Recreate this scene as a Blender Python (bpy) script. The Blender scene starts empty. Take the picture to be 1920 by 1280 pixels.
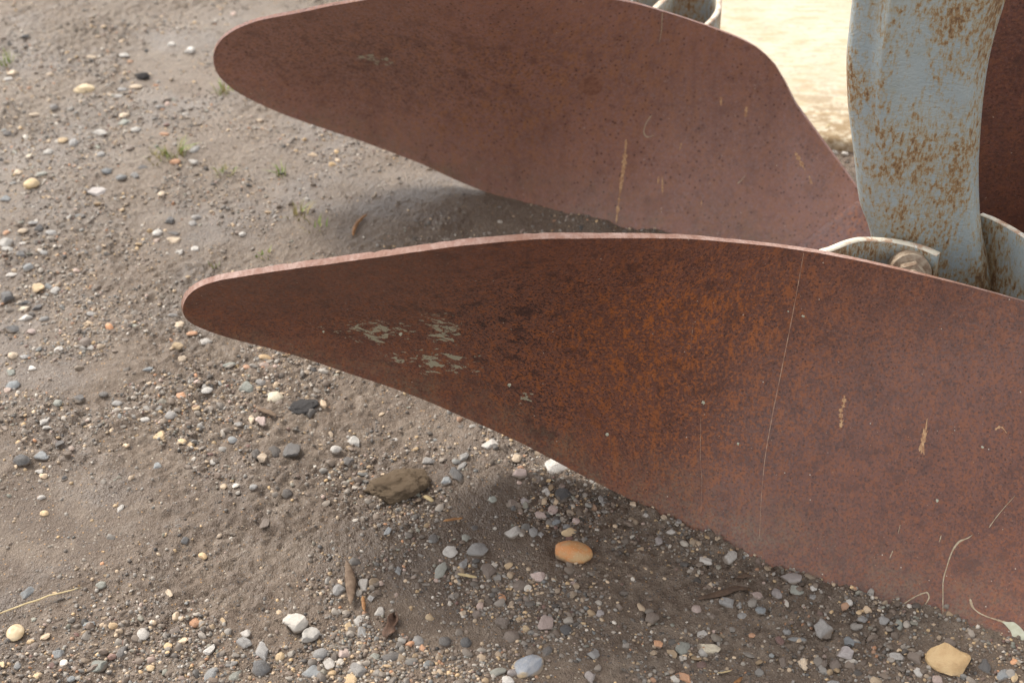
import bpy, bmesh, math, random
import numpy as np
from mathutils import Vector, Matrix, noise as mnoise
from mathutils.bvhtree import BVHTree

random.seed(7)
rng = np.random.default_rng(7)
scene = bpy.context.scene
R = math.radians

# ------------------------------------------------------------------ camera
CAM_H, PITCH, TH = 1.25, R(34.0), 0.325          # height, pitch down, tan(half horizontal fov)
cam = bpy.data.cameras.new('camera')
cam.sensor_width = 36.0
cam.lens = 18.0 / TH
cam.clip_start, cam.clip_end = 0.02, 200.0
cam.dof.use_dof = True
cam.dof.focus_distance = 1.82
cam.dof.aperture_fstop = 6.3
camo = bpy.data.objects.new('camera', cam)
scene.collection.objects.link(camo)
camo.location = (0, 0, CAM_H)
camo.rotation_euler = (math.pi / 2 - PITCH, 0, 0)
scene.camera = camo

# ------------------------------------------------------------------ light
SUN_DIR = Vector((-0.55, 0.50, 0.72)).normalized()       # towards the sun: behind and left
sun_el = math.asin(SUN_DIR.z)
sun_rot = math.atan2(SUN_DIR.x, SUN_DIR.y)
world = bpy.data.worlds.new('World')
scene.world = world
world.use_nodes = True
wn, wl = world.node_tree.nodes, world.node_tree.links
wn.clear()
sky = wn.new('ShaderNodeTexSky')
sky.sky_type = 'NISHITA'
sky.sun_disc = False
sky.sun_elevation = sun_el
sky.sun_rotation = sun_rot
sky.air_density, sky.dust_density, sky.ozone_density = 1.0, 1.6, 1.0
hs = wn.new('ShaderNodeHueSaturation')                    # thin overcast: the blue is washed out
hs.inputs['Saturation'].default_value = 0.08
bg = wn.new('ShaderNodeBackground')
bg.inputs['Strength'].default_value = 0.15
wo = wn.new('ShaderNodeOutputWorld')
wl.new(sky.outputs[0], hs.inputs['Color'])
wl.new(hs.outputs[0], bg.inputs['Color'])
wl.new(bg.outputs[0], wo.inputs['Surface'])
sl = bpy.data.lights.new('sun', 'SUN')
sl.energy = 1.2
sl.angle = R(16)
sl.color = (1.0, 0.92, 0.79)
so = bpy.data.objects.new('sun', sl)
scene.collection.objects.link(so)
so.rotation_euler = SUN_DIR.to_track_quat('Z', 'Y').to_euler()
vs = scene.view_settings
vs.view_transform = 'Standard'
vs.look = 'None'
vs.exposure = 1.45
vs.gamma = 1.0
scene.cycles.max_bounces = 4
scene.cycles.diffuse_bounces = 2
scene.cycles.glossy_bounces = 2

# ------------------------------------------------------------------ helpers
CF = np.array((0, math.cos(PITCH), -math.sin(PITCH)))
CU = np.array((0, math.sin(PITCH), math.cos(PITCH)))
CR = np.array((1.0, 0, 0))
CO = np.array((0, 0, CAM_H))
def ray(px, py):
    return CF + CR * ((px - 960) / 960 * TH) + CU * ((640 - py) / 960 * TH)
def at_y(px, py, Y):                   # a point of the place seen at px,py and Y metres away
    d = ray(px, py); return CO + d * (Y / d[1])
def at_z(px, py, z=0.0):
    d = ray(px, py); return CO + d * ((z - CAM_H) / d[2])
def to_px(p):
    q = np.asarray(p) - CO; D = q @ CF
    return 960 + (q @ CR) / D / TH * 960, 640 - (q @ CU) / D / TH * 960, D

def pchip(xs, ys, xq):
    xs, ys = np.asarray(xs, float), np.asarray(ys, float)
    h = np.diff(xs); d = np.diff(ys) / h; m = np.zeros_like(xs)
    for i in range(1, len(xs) - 1):
        if d[i-1] * d[i] > 0:
            w1, w2 = 2*h[i] + h[i-1], h[i] + 2*h[i-1]
            m[i] = (w1 + w2) / (w1 / d[i-1] + w2 / d[i])
    m[0], m[-1] = d[0], d[-1]
    xq = np.clip(xq, xs[0], xs[-1])
    k = np.clip(np.searchsorted(xs, xq, side='right') - 1, 0, len(xs) - 2)
    t = (xq - xs[k]) / h[k]
    return ((1+2*t)*(1-t)**2*ys[k] + t*(1-t)**2*h[k]*m[k] + t*t*(3-2*t)*ys[k+1] + t*t*(t-1)*h[k]*m[k+1])

LAT = np.random.default_rng(3).random((256, 256))
def vnoise(x, y, s, o=0):
    ca, sa = math.cos(o*1.9), math.sin(o*1.9)
    x, y = (np.asarray(x)*ca - np.asarray(y)*sa) * s + 37.3 * o, (np.asarray(x)*sa + np.asarray(y)*ca) * s + 71.7 * o
    i, j = np.floor(x).astype(int), np.floor(y).astype(int)
    u, v = x - i, y - j
    u, v = u*u*u*(u*(6*u-15)+10), v*v*v*(v*(6*v-15)+10)
    g = lambda a, b: LAT[(a + 17*o) % 256, (b + 5*o) % 256]
    return (g(i,j)*(1-u)+g(i+1,j)*u)*(1-v) + (g(i,j+1)*(1-u)+g(i+1,j+1)*u)*v - 0.5
def seg_dist(x, y, pts):
    d = np.full(np.shape(x), 9.0)
    for (ax, ay), (bx, by) in zip(pts[:-1], pts[1:]):
        L = (bx-ax)**2 + (by-ay)**2
        t = np.clip(((x-ax)*(bx-ax) + (y-ay)*(by-ay)) / L, 0, 1)
        d = np.minimum(d, np.hypot(x - ax - t*(bx-ax), y - ay - t*(by-ay)))
    return d
BANKS = [[tuple(at_z(*p)[:2]) for p in q] for q in ([(1180, 936), (1250, 968), (1480, 1072), (1700, 1156), (1920, 1234), (2240, 1340)], [(1080, 407), (1140, 420), (1300, 449), (1500, 485), (1700, 523)])]
SMOOTH = tuple(at_z(860, 372)[:2])                       # slick of mud between the blades
def ground_h(x, y):
    x = np.asarray(x, float); y = np.asarray(y, float)
    sx, sy = SMOOTH; slick = np.exp(-((x - sx)/0.5)**2 - ((y - sy)/0.3)**2)
    h = (1 - 0.8*slick)*(0.013*vnoise(x, y, 4.1, 1) + 0.005*vnoise(x, y, 11, 2)) + 0.0028*vnoise(x, y, 28, 3)
    rough = np.clip(0.62 + 1.9*vnoise(x, y, 6, 9), 0.12, 1.3)
    rough = rough * (1 - 0.85*np.exp(-((x - sx)/0.42)**2 - ((y - sy)/0.24)**2))
    h = h + rough*(0.0032*vnoise(x, y, 62, 4) + 0.0048*vnoise(x, y, 117, 5) + 0.0046*vnoise(x, y, 223, 6))
    for b in BANKS:
        h = h + np.exp(-(seg_dist(x, y, b)/0.016)**2) * np.clip(0.0025 + 0.010*vnoise(x, y, 22, 7), 0, 0.006)
    return h - 0.004

def link(o, parent=None):
    scene.collection.objects.link(o)
    if parent: o.parent = parent
    return o
def mesh_obj(name, verts, faces, mat, parent=None, smooth=True, mats=None, mi=None):
    me = bpy.data.meshes.new(name)
    me.from_pydata([tuple(v) for v in verts], [], [tuple(f) for f in faces])
    for m in (mats or [mat]): me.materials.append(m)
    if mi is not None: me.polygons.foreach_set('material_index', np.asarray(mi, np.int32))
    if smooth: me.polygons.foreach_set('use_smooth', np.ones(len(me.polygons), bool))
    me.update()
    return link(bpy.data.objects.new(name, me), parent)
def tag(o, label, cat, group=None):
    o['label'] = label; o['category'] = cat
    if group: o['group'] = group
    return o

# ---- node helpers
class NT:
    def __init__(s, name):
        s.m = bpy.data.materials.new(name); s.m.use_nodes = True
        s.n, s.l = s.m.node_tree.nodes, s.m.node_tree.links
        s.b = s.n['Principled BSDF']
    def new(s, t, **kw):
        n = s.n.new(t)
        for k, v in kw.items(): setattr(n, k, v)
        return n
    def put(s, sock, v):
        if isinstance(v, bpy.types.NodeSocket): s.l.new(v, sock)
        elif isinstance(v, (tuple, list)) and len(v) == 3 and sock.type == 'RGBA': sock.default_value = (*v, 1)
        else: sock.default_value = v
    def coord(s, which='Object', scale=None, loc=None):
        c = s.new('ShaderNodeTexCoord').outputs[which]
        if scale or loc:
            mp = s.new('ShaderNodeMapping'); s.l.new(c, mp.inputs[0])
            if scale: mp.inputs['Scale'].default_value = scale
            if loc: mp.inputs['Location'].default_value = loc
            c = mp.outputs[0]
        return c
    def noise(s, co, scale, detail=4, rough=0.6, dist=0.0):
        n = s.new('ShaderNodeTexNoise'); s.l.new(co, n.inputs['Vector'])
        n.inputs['Scale'].default_value = scale; n.inputs['Detail'].default_value = detail
        n.inputs['Roughness'].default_value = rough; n.inputs['Distortion'].default_value = dist
        return n.outputs['Fac']
    def vor(s, co, scale, out='Distance', feature='F1', rnd=1.0):
        n = s.new('ShaderNodeTexVoronoi', feature=feature); s.l.new(co, n.inputs['Vector'])
        n.inputs['Scale'].default_value = scale; n.inputs['Randomness'].default_value = rnd
        return n.outputs[out]
    def step(s, v, a, b, lo=0.0, hi=1.0):
        n = s.new('ShaderNodeMapRange', interpolation_type='SMOOTHSTEP')
        s.put(n.inputs['Value'], v); n.inputs['From Min'].default_value = a; n.inputs['From Max'].default_value = b
        n.inputs['To Min'].default_value = lo; n.inputs['To Max'].default_value = hi
        return n.outputs[0]
    def math(s, op, a, b=0.0, clamp=False):
        n = s.new('ShaderNodeMath', operation=op, use_clamp=clamp); s.put(n.inputs[0], a); s.put(n.inputs[1], b); return n.outputs[0]
    def mix(s, f, a, b, mode='MIX'):
        n = s.new('ShaderNodeMix', data_type='RGBA', blend_type=mode)
        s.put(n.inputs[0], f); s.put(n.inputs[6], a); s.put(n.inputs[7], b); return n.outputs[2]
    def zone(s, co, c, r):                      # 1 at point c fading to 0 over the ellipsoid r (metres)
        mp = s.new('ShaderNodeMapping'); mp.vector_type = 'POINT'; s.l.new(co, mp.inputs[0])
        r = r if isinstance(r, (tuple, list)) else (r, r, r)
        mp.inputs['Scale'].default_value = tuple(1/q for q in r)
        mp.inputs['Location'].default_value = tuple(-p/q for p, q in zip(c, r))
        g = s.new('ShaderNodeVectorMath', operation='LENGTH'); s.l.new(mp.outputs[0], g.inputs[0])
        return s.step(g.outputs['Value'], 1.0, 0.0)
    def sep(s, co):
        n = s.new('ShaderNodeSeparateXYZ'); s.l.new(co, n.inputs[0]); return n.outputs
    def bump(s, h, strength, dist, prev=None):
        n = s.new('ShaderNodeBump'); s.put(n.inputs['Height'], h); n.inputs['Strength'].default_value = strength
        n.inputs['Distance'].default_value = dist
        if prev: s.l.new(prev, n.inputs['Normal'])
        return n.outputs[0]
    def done(s, col=None, rough=None, nrm=None, spec=None, **kw):
        if col is not None: s.put(s.b.inputs['Base Color'], col)
        if rough is not None: s.put(s.b.inputs['Roughness'], rough)
        if spec is not None: s.put(s.b.inputs['Specular IOR Level'], spec)
        if nrm is not None: s.l.new(nrm, s.b.inputs['Normal'])
        for k, v in kw.items(): s.put(s.b.inputs[k], v)
        return s.m

# ------------------------------------------------------------------ materials
def rust_material(name, base, dark, orange, zones_orange=(), zones_stain_shade=(), zones_paint=(), dust=True, fine=1.0, orange_bg=0.36, mottle=0.44):
    t = NT(name); co = t.coord('Object')
    big = t.noise(co, 7, 5, 0.6)
    med = t.noise(co, 55*fine, 3, 0.7)
    sp = t.noise(co, 190*fine, 2, 0.6)
    sp2 = t.noise(t.coord('Object', loc=(3, 5, 7)), 260*fine, 1, 0.6)
    col = t.mix(t.step(big, 0.3, 0.7), base, tuple(0.78*c for c in base))
    col = t.mix(t.math('MULTIPLY', t.step(med, 0.5, 0.72), 0.6), col, dark)
    lilac = (base[0]*0.95, base[1]*1.2, base[2]*1.4)
    col = t.mix(t.math('MULTIPLY', t.step(sp2, 0.5, 0.66), 0.6), col, lilac)
    # orange bloom
    oz = orange_bg
    for c, r, w in zones_orange:
        oz = t.math('ADD', oz, t.math('MULTIPLY', t.zone(co, c, r), w))
    streak = t.noise(t.coord('Object', scale=(1, 1, 0.35)), 75*fine, 3, 0.7)
    om = t.math('MULTIPLY', t.math('ADD', t.step(sp, 0.47, 0.66), t.step(streak, 0.5, 0.68), True), oz, True)
    col = t.mix(om, col, orange)
    run = t.noise(t.coord('Object', scale=(1, 1, 0.07), loc=(2, 0, 0)), 38, 4, 0.65)          # rain run-off
    col = t.mix(t.math('MULTIPLY', t.step(run, 0.5, 0.68), 0.32), col, tuple(c*1.15 for c in dark))
    # dark mottles and pits; zones add sooty stain and painted tail shade
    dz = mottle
    for c, r, w in zones_stain_shade:
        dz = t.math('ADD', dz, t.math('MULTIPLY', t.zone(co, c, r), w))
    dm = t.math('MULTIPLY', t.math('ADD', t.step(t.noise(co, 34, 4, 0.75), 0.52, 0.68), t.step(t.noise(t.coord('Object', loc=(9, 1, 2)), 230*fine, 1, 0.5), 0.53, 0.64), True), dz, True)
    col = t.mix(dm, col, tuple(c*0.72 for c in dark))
    pit = t.vor(co, 115*fine, 'Distance')
    pm = t.math('MULTIPLY', t.step(pit, 0.26, 0.1), t.step(t.noise(co, 18, 2), 0.36, 0.52))
    col = t.mix(t.math('MULTIPLY', pm, 0.85), col, (0.05, 0.018, 0.011))
    # dried mud film along the lower edge
    if dust:
        at = t.new('ShaderNodeAttribute', attribute_name='span').outputs['Fac']
        low = t.math('MULTIPLY', t.step(at, 0.68, 1.0), t.step(t.noise(co, 22, 4, 0.75), 0.32, 0.72))
        low = t.math('MULTIPLY', low, t.step(t.noise(co, 330, 2, 0.5), 0.3, 0.65))
        col = t.mix(t.math('MULTIPLY', low, 0.75), col, (0.16, 0.115, 0.075))
    # pale pin-head specks
    ws = t.new('ShaderNodeTexVoronoi'); t.l.new(co, ws.inputs['Vector']); ws.inputs['Scale'].default_value = 105
    hit = t.math('MULTIPLY', t.step(ws.outputs['Distance'], 0.11, 0.05), t.math('GREATER_THAN', t.sep(ws.outputs['Color'])[0], 0.86))
    col = t.mix(t.math('MULTIPLY', hit, 0.8), col, (0.5, 0.42, 0.34))
    ws2 = t.new('ShaderNodeTexVoronoi'); t.l.new(co, ws2.inputs['Vector']); ws2.inputs['Scale'].default_value = 260
    hit2 = t.math('MULTIPLY', t.step(ws2.outputs['Distance'], 0.16, 0.06), t.math('GREATER_THAN', t.sep(ws2.outputs['Color'])[0], 0.9))
    col = t.mix(t.math('MULTIPLY', hit2, 0.6), col, (0.42, 0.3, 0.2))
    rough = t.step(sp, 0.35, 0.7, 0.40, 0.60)
    for c, r in zones_paint:                          # flakes of the old pale paint
        z = t.zone(co, c, r)
        f = t.math('ADD', t.noise(t.coord('Object', scale=(0.75, 1, 1.15)), 88, 4, 0.72, 0.6), t.math('MULTIPLY', z, 0.24))
        pmk = t.math('MULTIPLY', t.step(f, 0.71, 0.735), t.step(z, 0.05, 0.2))
        col = t.mix(t.math('MULTIPLY', pmk, 0.85), col, (0.31, 0.29, 0.205))
    nb = t.bump(sp, 0.45, 0.0011)
    return t.done(col, rough, nb, 0.45)

def rim_material():  # lighter, mottled rust for the blade rims
    t = NT('pale_rust_rim'); co = t.coord('Object')
    a = t.noise(co, 60, 6, 0.7); b = t.noise(co, 260, 3, 0.6)
    w = t.noise(co, 14, 4, 0.7)
    col = t.mix(t.step(a, 0.35, 0.65), (0.30, 0.165, 0.125), (0.42, 0.285, 0.24))
    col = t.mix(t.math('MULTIPLY', t.step(b, 0.46, 0.66), 0.45), col, (0.19, 0.09, 0.06))
    col = t.mix(t.math('MULTIPLY', t.step(w, 0.46, 0.62), 0.55), col, (0.22, 0.105, 0.065))
    return t.done(col, 0.6, t.bump(b, 0.5, 0.001), 0.4)

def paint_material(name, zscale=1.0, rust_amt=0.0):
    t = NT(name); co = t.coord('Object')
    sx = t.coord('Object', scale=(1, 1, 0.42))
    big = t.noise(co, 9, 4, 0.6)
    col = t.mix(t.step(big, 0.35, 0.7), (0.238, 0.283, 0.300), (0.285, 0.315, 0.312))
    col = t.mix(t.math('MULTIPLY', t.step(t.noise(co, 30, 5, 0.7), 0.5, 0.75), 0.4), col, (0.235, 0.24, 0.19))
    clus = t.noise(t.coord('Object', scale=(1, 1, 0.5), loc=(1.7, 0, 0)), 15, 4, 0.65)
    f1 = t.noise(sx, 230, 3, 0.72); f2 = t.noise(co, 190, 3, 0.6)
    k = t.math('ADD', t.math('MULTIPLY', f1, 0.62), t.math('MULTIPLY', clus, 0.66))
    k = t.math('ADD', k, t.math('MULTIPLY', f2, 0.22)); k = t.math('ADD', k, rust_amt - 0.105)
    ac = t.new('ShaderNodeAttribute', attribute_name='across').outputs['Fac']
    k = t.math('ADD', k, t.math('ADD', t.step(ac, 0.68, 1.0, 0, 0.055), t.step(ac, 0.12, 0.0, 0, 0.04)))
    halo = t.step(k, 0.60, 0.755); core = t.step(k, 0.715, 0.785)
    col = t.mix(t.math('MULTIPLY', halo, 0.75), col, (0.27, 0.205, 0.105))
    col = t.mix(t.math('MULTIPLY', core, 0.9), col, (0.215, 0.118, 0.045))
    col = t.mix(t.math('MULTIPLY', t.step(k, 0.785, 0.84), 0.6), col, (0.055, 0.023, 0.014))
    st = t.noise(t.coord('Object', scale=(1, 1, 0.03), loc=(0.3, 0, 0)), 60, 4, 0.6)      # thin run-off streaks
    col = t.mix(t.math('MULTIPLY', t.step(st, 0.6, 0.72), 0.35), col, (0.27, 0.2, 0.1))
    rough = t.math('ADD', 0.34, t.math('MULTIPLY', halo, 0.35))
    peel = t.noise(t.coord('Object', scale=(0.85, 1, 1.1)), 300, 2, 0.55)
    nb = t.bump(peel, 0.5, 0.002)
    nb = t.bump(f1, 0.25, 0.002, nb)
    return t.done(col, rough, nb, 0.5)

def chipped_rim_material():
    t = NT('chipped_pale_rim'); co = t.coord('Object')
    a = t.noise(co, 42, 6, 0.7); b = t.noise(co, 120, 4, 0.6)
    col = t.mix(t.step(a, 0.45, 0.6), (0.62, 0.56, 0.45), (0.42, 0.27, 0.18))
    col = t.mix(t.step(b, 0.56, 0.66), col, (0.62, 0.62, 0.56))
    return t.done(col, 0.55, t.bump(b, 0.4, 0.001), 0.4)

def mud_material():
    t = NT('gravelly_mud'); co = t.coord('Object')
    big = t.noise(co, 2.6, 5, 0.6); med = t.noise(co, 16, 4, 0.7); fine = t.noise(co, 130, 3, 0.75); grain = t.noise(co, 480, 1, 0.7)
    col = t.mix(t.step(big, 0.32, 0.68), (0.138, 0.098, 0.069), (0.096, 0.065, 0.044))
    col = t.mix(t.math('MULTIPLY', t.step(med, 0.42, 0.7), 0.7), col, (0.187, 0.141, 0.103))
    dry = t.zone(co, tuple(at_z(180, 120)), (1.5, 1.25, 1.5))                 # mud mixed paler around the far left
    col = t.mix(t.math('MULTIPLY', dry, t.step(big, 0.25, 0.6, 0.15, 0.5)), col, (0.25, 0.205, 0.16))
    col = t.mix(t.math('MULTIPLY', t.step(fine, 0.5, 0.72), 0.55), col, (0.062, 0.046, 0.036))
    col = t.mix(t.math('MULTIPLY', t.step(grain, 0.55, 0.75), 0.5), col, (0.26, 0.21, 0.165))
    gv = t.new('ShaderNodeTexVoronoi'); t.l.new(co, gv.inputs['Vector']); gv.inputs['Scale'].default_value = 230
    gm = t.math('MULTIPLY', t.step(gv.outputs['Distance'], 0.34, 0.2), t.math('GREATER_THAN', t.sep(gv.outputs['Color'])[0], 0.55))
    gr = t.new('ShaderNodeValToRGB'); t.l.new(t.sep(gv.outputs['Color'])[1], gr.inputs[0])
    e = gr.color_ramp.elements
    e[0].position, e[0].color = 0.0, (0.06, 0.055, 0.055, 1)
    e[1].position, e[1].color = 0.95, (0.42, 0.36, 0.28, 1)
    for p, c in ((0.35, (0.17, 0.15, 0.135, 1)), (0.6, (0.30, 0.26, 0.21, 1)), (0.78, (0.33, 0.19, 0.08, 1))):
        q = e.new(p); q.color = c
    gr.color_ramp.interpolation = 'CONSTANT'
    col = t.mix(t.math('MULTIPLY', gm, 0.85), col, gr.outputs[0])
    wet = t.step(t.noise(t.coord('Object', loc=(4, 2, 0)), 3.6, 5, 0.65), 0.46, 0.6)
    col = t.mix(t.math('MULTIPLY', wet, 0.55), col, t.mix(1.0, col, (0.62, 0.58, 0.55), 'MULTIPLY'))
    rough = t.math('SUBTRACT', 0.74, t.math('MULTIPLY', wet, 0.26))
    nb = t.bump(t.math('ADD', fine, t.math('MULTIPLY', grain, 0.35)), 0.8, 0.0065)
    return t.done(col, rough, nb, 0.5)

def stone_material(name, source, dirt=0.9):
    t = NT(name)
    if source == 'OBJ':
        oi = t.new('ShaderNodeObjectInfo'); base = oi.outputs['Color']
        co = t.coord('Object')
        off = t.new('ShaderNodeVectorMath', operation='ADD'); t.l.new(co, off.inputs[0]); t.l.new(oi.outputs['Location'], off.inputs[1])
        sc = t.new('ShaderNodeVectorMath', operation='MULTIPLY_ADD'); t.l.new(oi.outputs['Location'], sc.inputs[0]); sc.inputs[1].default_value = (40, 40, 40); t.l.new(co, sc.inputs[2])
        v = sc.outputs[0]
        a = t.noise(v, 1.6, 5, 0.65); b = t.noise(v, 7, 4, 0.7)
        z = t.sep(co)[2]
        low = t.step(t.math('ADD', z, t.math('MULTIPLY', t.math('SUBTRACT', b, 0.5), 0.9)), 0.36, -0.06)
        bd = 0.02
    else:
        base = t.new('ShaderNodeAttribute', attribute_name='stone_colour').outputs['Color']
        co = t.coord('Object'); a = t.noise(co, 160, 4, 0.65); b = t.noise(co, 700, 3, 0.7)
        low = t.step(b, 0.55, 0.75); bd = 0.0008; dirt = 0.4
    col = t.mix(t.math('MULTIPLY', t.step(a, 0.38, 0.72), 0.5), base, t.mix(0.65, base, (0.13, 0.11, 0.095)))
    col = t.mix(t.math('MULTIPLY', t.step(b, 0.5, 0.75), 0.28), col, t.mix(1.0, base, (1.35, 1.3, 1.25), 'MULTIPLY'))
    col = t.mix(t.math('MULTIPLY', low, dirt), col, (0.165, 0.128, 0.098))
    rough = t.step(a, 0.3, 0.7, 0.5, 0.75)
    return t.done(col, rough, t.bump(b, 0.35, bd), 0.35)

def simple(name, c1, c2, scale=80, rough=0.7, bump=0.3, bd=0.001, stretch=None):
    t = NT(name); co = t.coord('Object', scale=stretch)
    n = t.noise(co, scale, 5, 0.65)
    return t.done(t.mix(t.step(n, 0.35, 0.65), c1, c2), rough, t.bump(n, bump, bd), 0.3)

# ------------------------------------------------------------------ ground
mud = mud_material()
def axis(a0, a1, fine, lo, hi, n):
    mid = np.arange(a0, a1, fine)
    left = a0 - np.geomspace(fine, a0 - lo, n)[::-1]
    right = mid[-1] + np.geomspace(fine, hi - mid[-1], n)
    return np.concatenate([left, mid, right])
gx = axis(-1.15, 1.15, 0.0034, -14, 14, 34)
ys = [1.02]
while ys[-1] < 3.45: ys.append(ys[-1] + 0.0034 * max(1, ys[-1] / 1.5))
gy = np.concatenate([1.02 - np.geomspace(0.0042, 12, 34)[::-1], ys, ys[-1] + np.geomspace(0.01, 20, 34)])
GX, GY = np.meshgrid(gx, gy)
GZ = ground_h(GX, GY)
nx, ny = len(gx), len(gy)
V = np.stack([GX, GY, GZ], -1).reshape(-1, 3)
idx = np.arange(nx * ny).reshape(ny, nx)
F = np.stack([idx[:-1, :-1], idx[:-1, 1:], idx[1:, 1:], idx[1:, :-1]], -1).reshape(-1, 4)
def fast_mesh(name, V, F):
    me = bpy.data.meshes.new(name); k = F.shape[1]
    me.vertices.add(len(V)); me.vertices.foreach_set('co', np.ascontiguousarray(V, np.float32).ravel())
    me.loops.add(F.size); me.loops.foreach_set('vertex_index', np.ascontiguousarray(F, np.int32).ravel())
    me.polygons.add(len(F)); me.polygons.foreach_set('loop_start', np.arange(0, F.size, k, dtype=np.int32))
    me.polygons.foreach_set('use_smooth', np.ones(len(F), bool))
    me.update(calc_edges=True); me.validate()
    return me
gme = fast_mesh('ground', V, F); gme.materials.append(mud)
ground = link(bpy.data.objects.new('ground', gme)); ground['kind'] = 'structure'

# pale concrete apron behind the plough
def concrete_material():
    t = NT('pale_dry_concrete'); co = t.coord('Object')
    a = t.noise(co, 9, 6, 0.7); b = t.noise(co, 70, 5, 0.7); c = t.noise(t.coord('Object', scale=(1, 4, 1)), 24, 4, 0.6)
    col = t.mix(t.step(a, 0.35, 0.7), (0.53, 0.465, 0.355), (0.47, 0.395, 0.285))
    col = t.mix(t.math('MULTIPLY', t.step(b, 0.52, 0.72), 0.5), col, (0.44, 0.34, 0.22))
    col = t.mix(t.math('MULTIPLY', t.step(c, 0.56, 0.7), 0.5), col, (0.60, 0.555, 0.47))
    fl = t.noise(t.coord('Object', scale=(0.5, 1.6, 1)), 42, 5, 0.75)
    col = t.mix(t.math('MULTIPLY', t.step(fl, 0.5, 0.62), 0.65), col, (0.42, 0.30, 0.16))
    col = t.mix(t.math('MULTIPLY', t.step(t.noise(co, 95, 3, 0.6), 0.58, 0.66), 0.5), col, (0.30, 0.27, 0.22))
    edge = t.step(t.sep(co)[1], SLAB_Y + 0.34, SLAB_Y + 0.02)                 # litter swept up along the kerb
    col = t.mix(t.math('MULTIPLY', edge, t.step(t.noise(co, 30, 5, 0.75), 0.44, 0.58)), col, (0.27, 0.19, 0.105))
    return t.done(col, 0.85, t.bump(t.math('ADD', b, fl), 0.5, 0.004), 0.3)
SLAB_Y = at_z(1570, 260, 0.017)[1]
SX0 = 0.30
def slab():
    xs = np.linspace(SX0, 4.5, 260); verts, faces = [], []
    p0 = at_z(1520, 254, 0.017); p1 = at_z(1605, 262, 0.017)
    dirx = (p1 - p0)[:2] / np.linalg.norm((p1 - p0)[:2])
    def edge(x):
        y = p0[1] + (x - p0[0]) * dirx[1] / dirx[0]
        return y + 0.006*float(vnoise(x, 0.0, 9, 1)) + 0.005*float(vnoise(x, 0.0, 60, 2))
    rows = [(-0.008, -0.03), (-0.006, 0.004), (-0.002, 0.013), (0.004, 0.016), (0.03, 0.0165), (0.5, 0.017), (2, 0.017), (9, 0.016)]
    for dy, z in rows:
        for x in xs: verts.append((x, edge(x) + dy, z + 0.004*float(vnoise(x, dy, 30, 4)) * (dy < 0.1)))
    n = len(xs)
    for r in range(len(rows) - 1):
        for i in range(n - 1): faces.append((r*n+i, r*n+i+1, (r+1)*n+i+1, (r+1)*n+i))
    o = mesh_obj('pavement', verts, faces, concrete_material()); o['kind'] = 'structure'
    return o, edge
pavement, slab_edge = slab()

# ------------------------------------------------------------------ plough
plough = link(bpy.data.objects.new('plough', None))
plough.location = (0, 0, 0)
tag(plough, 'rusty mouldboard plough with curved steel blades and a blue-grey painted leg', 'plough')
rim = rim_material(); chip = chipped_rim_material()

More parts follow.
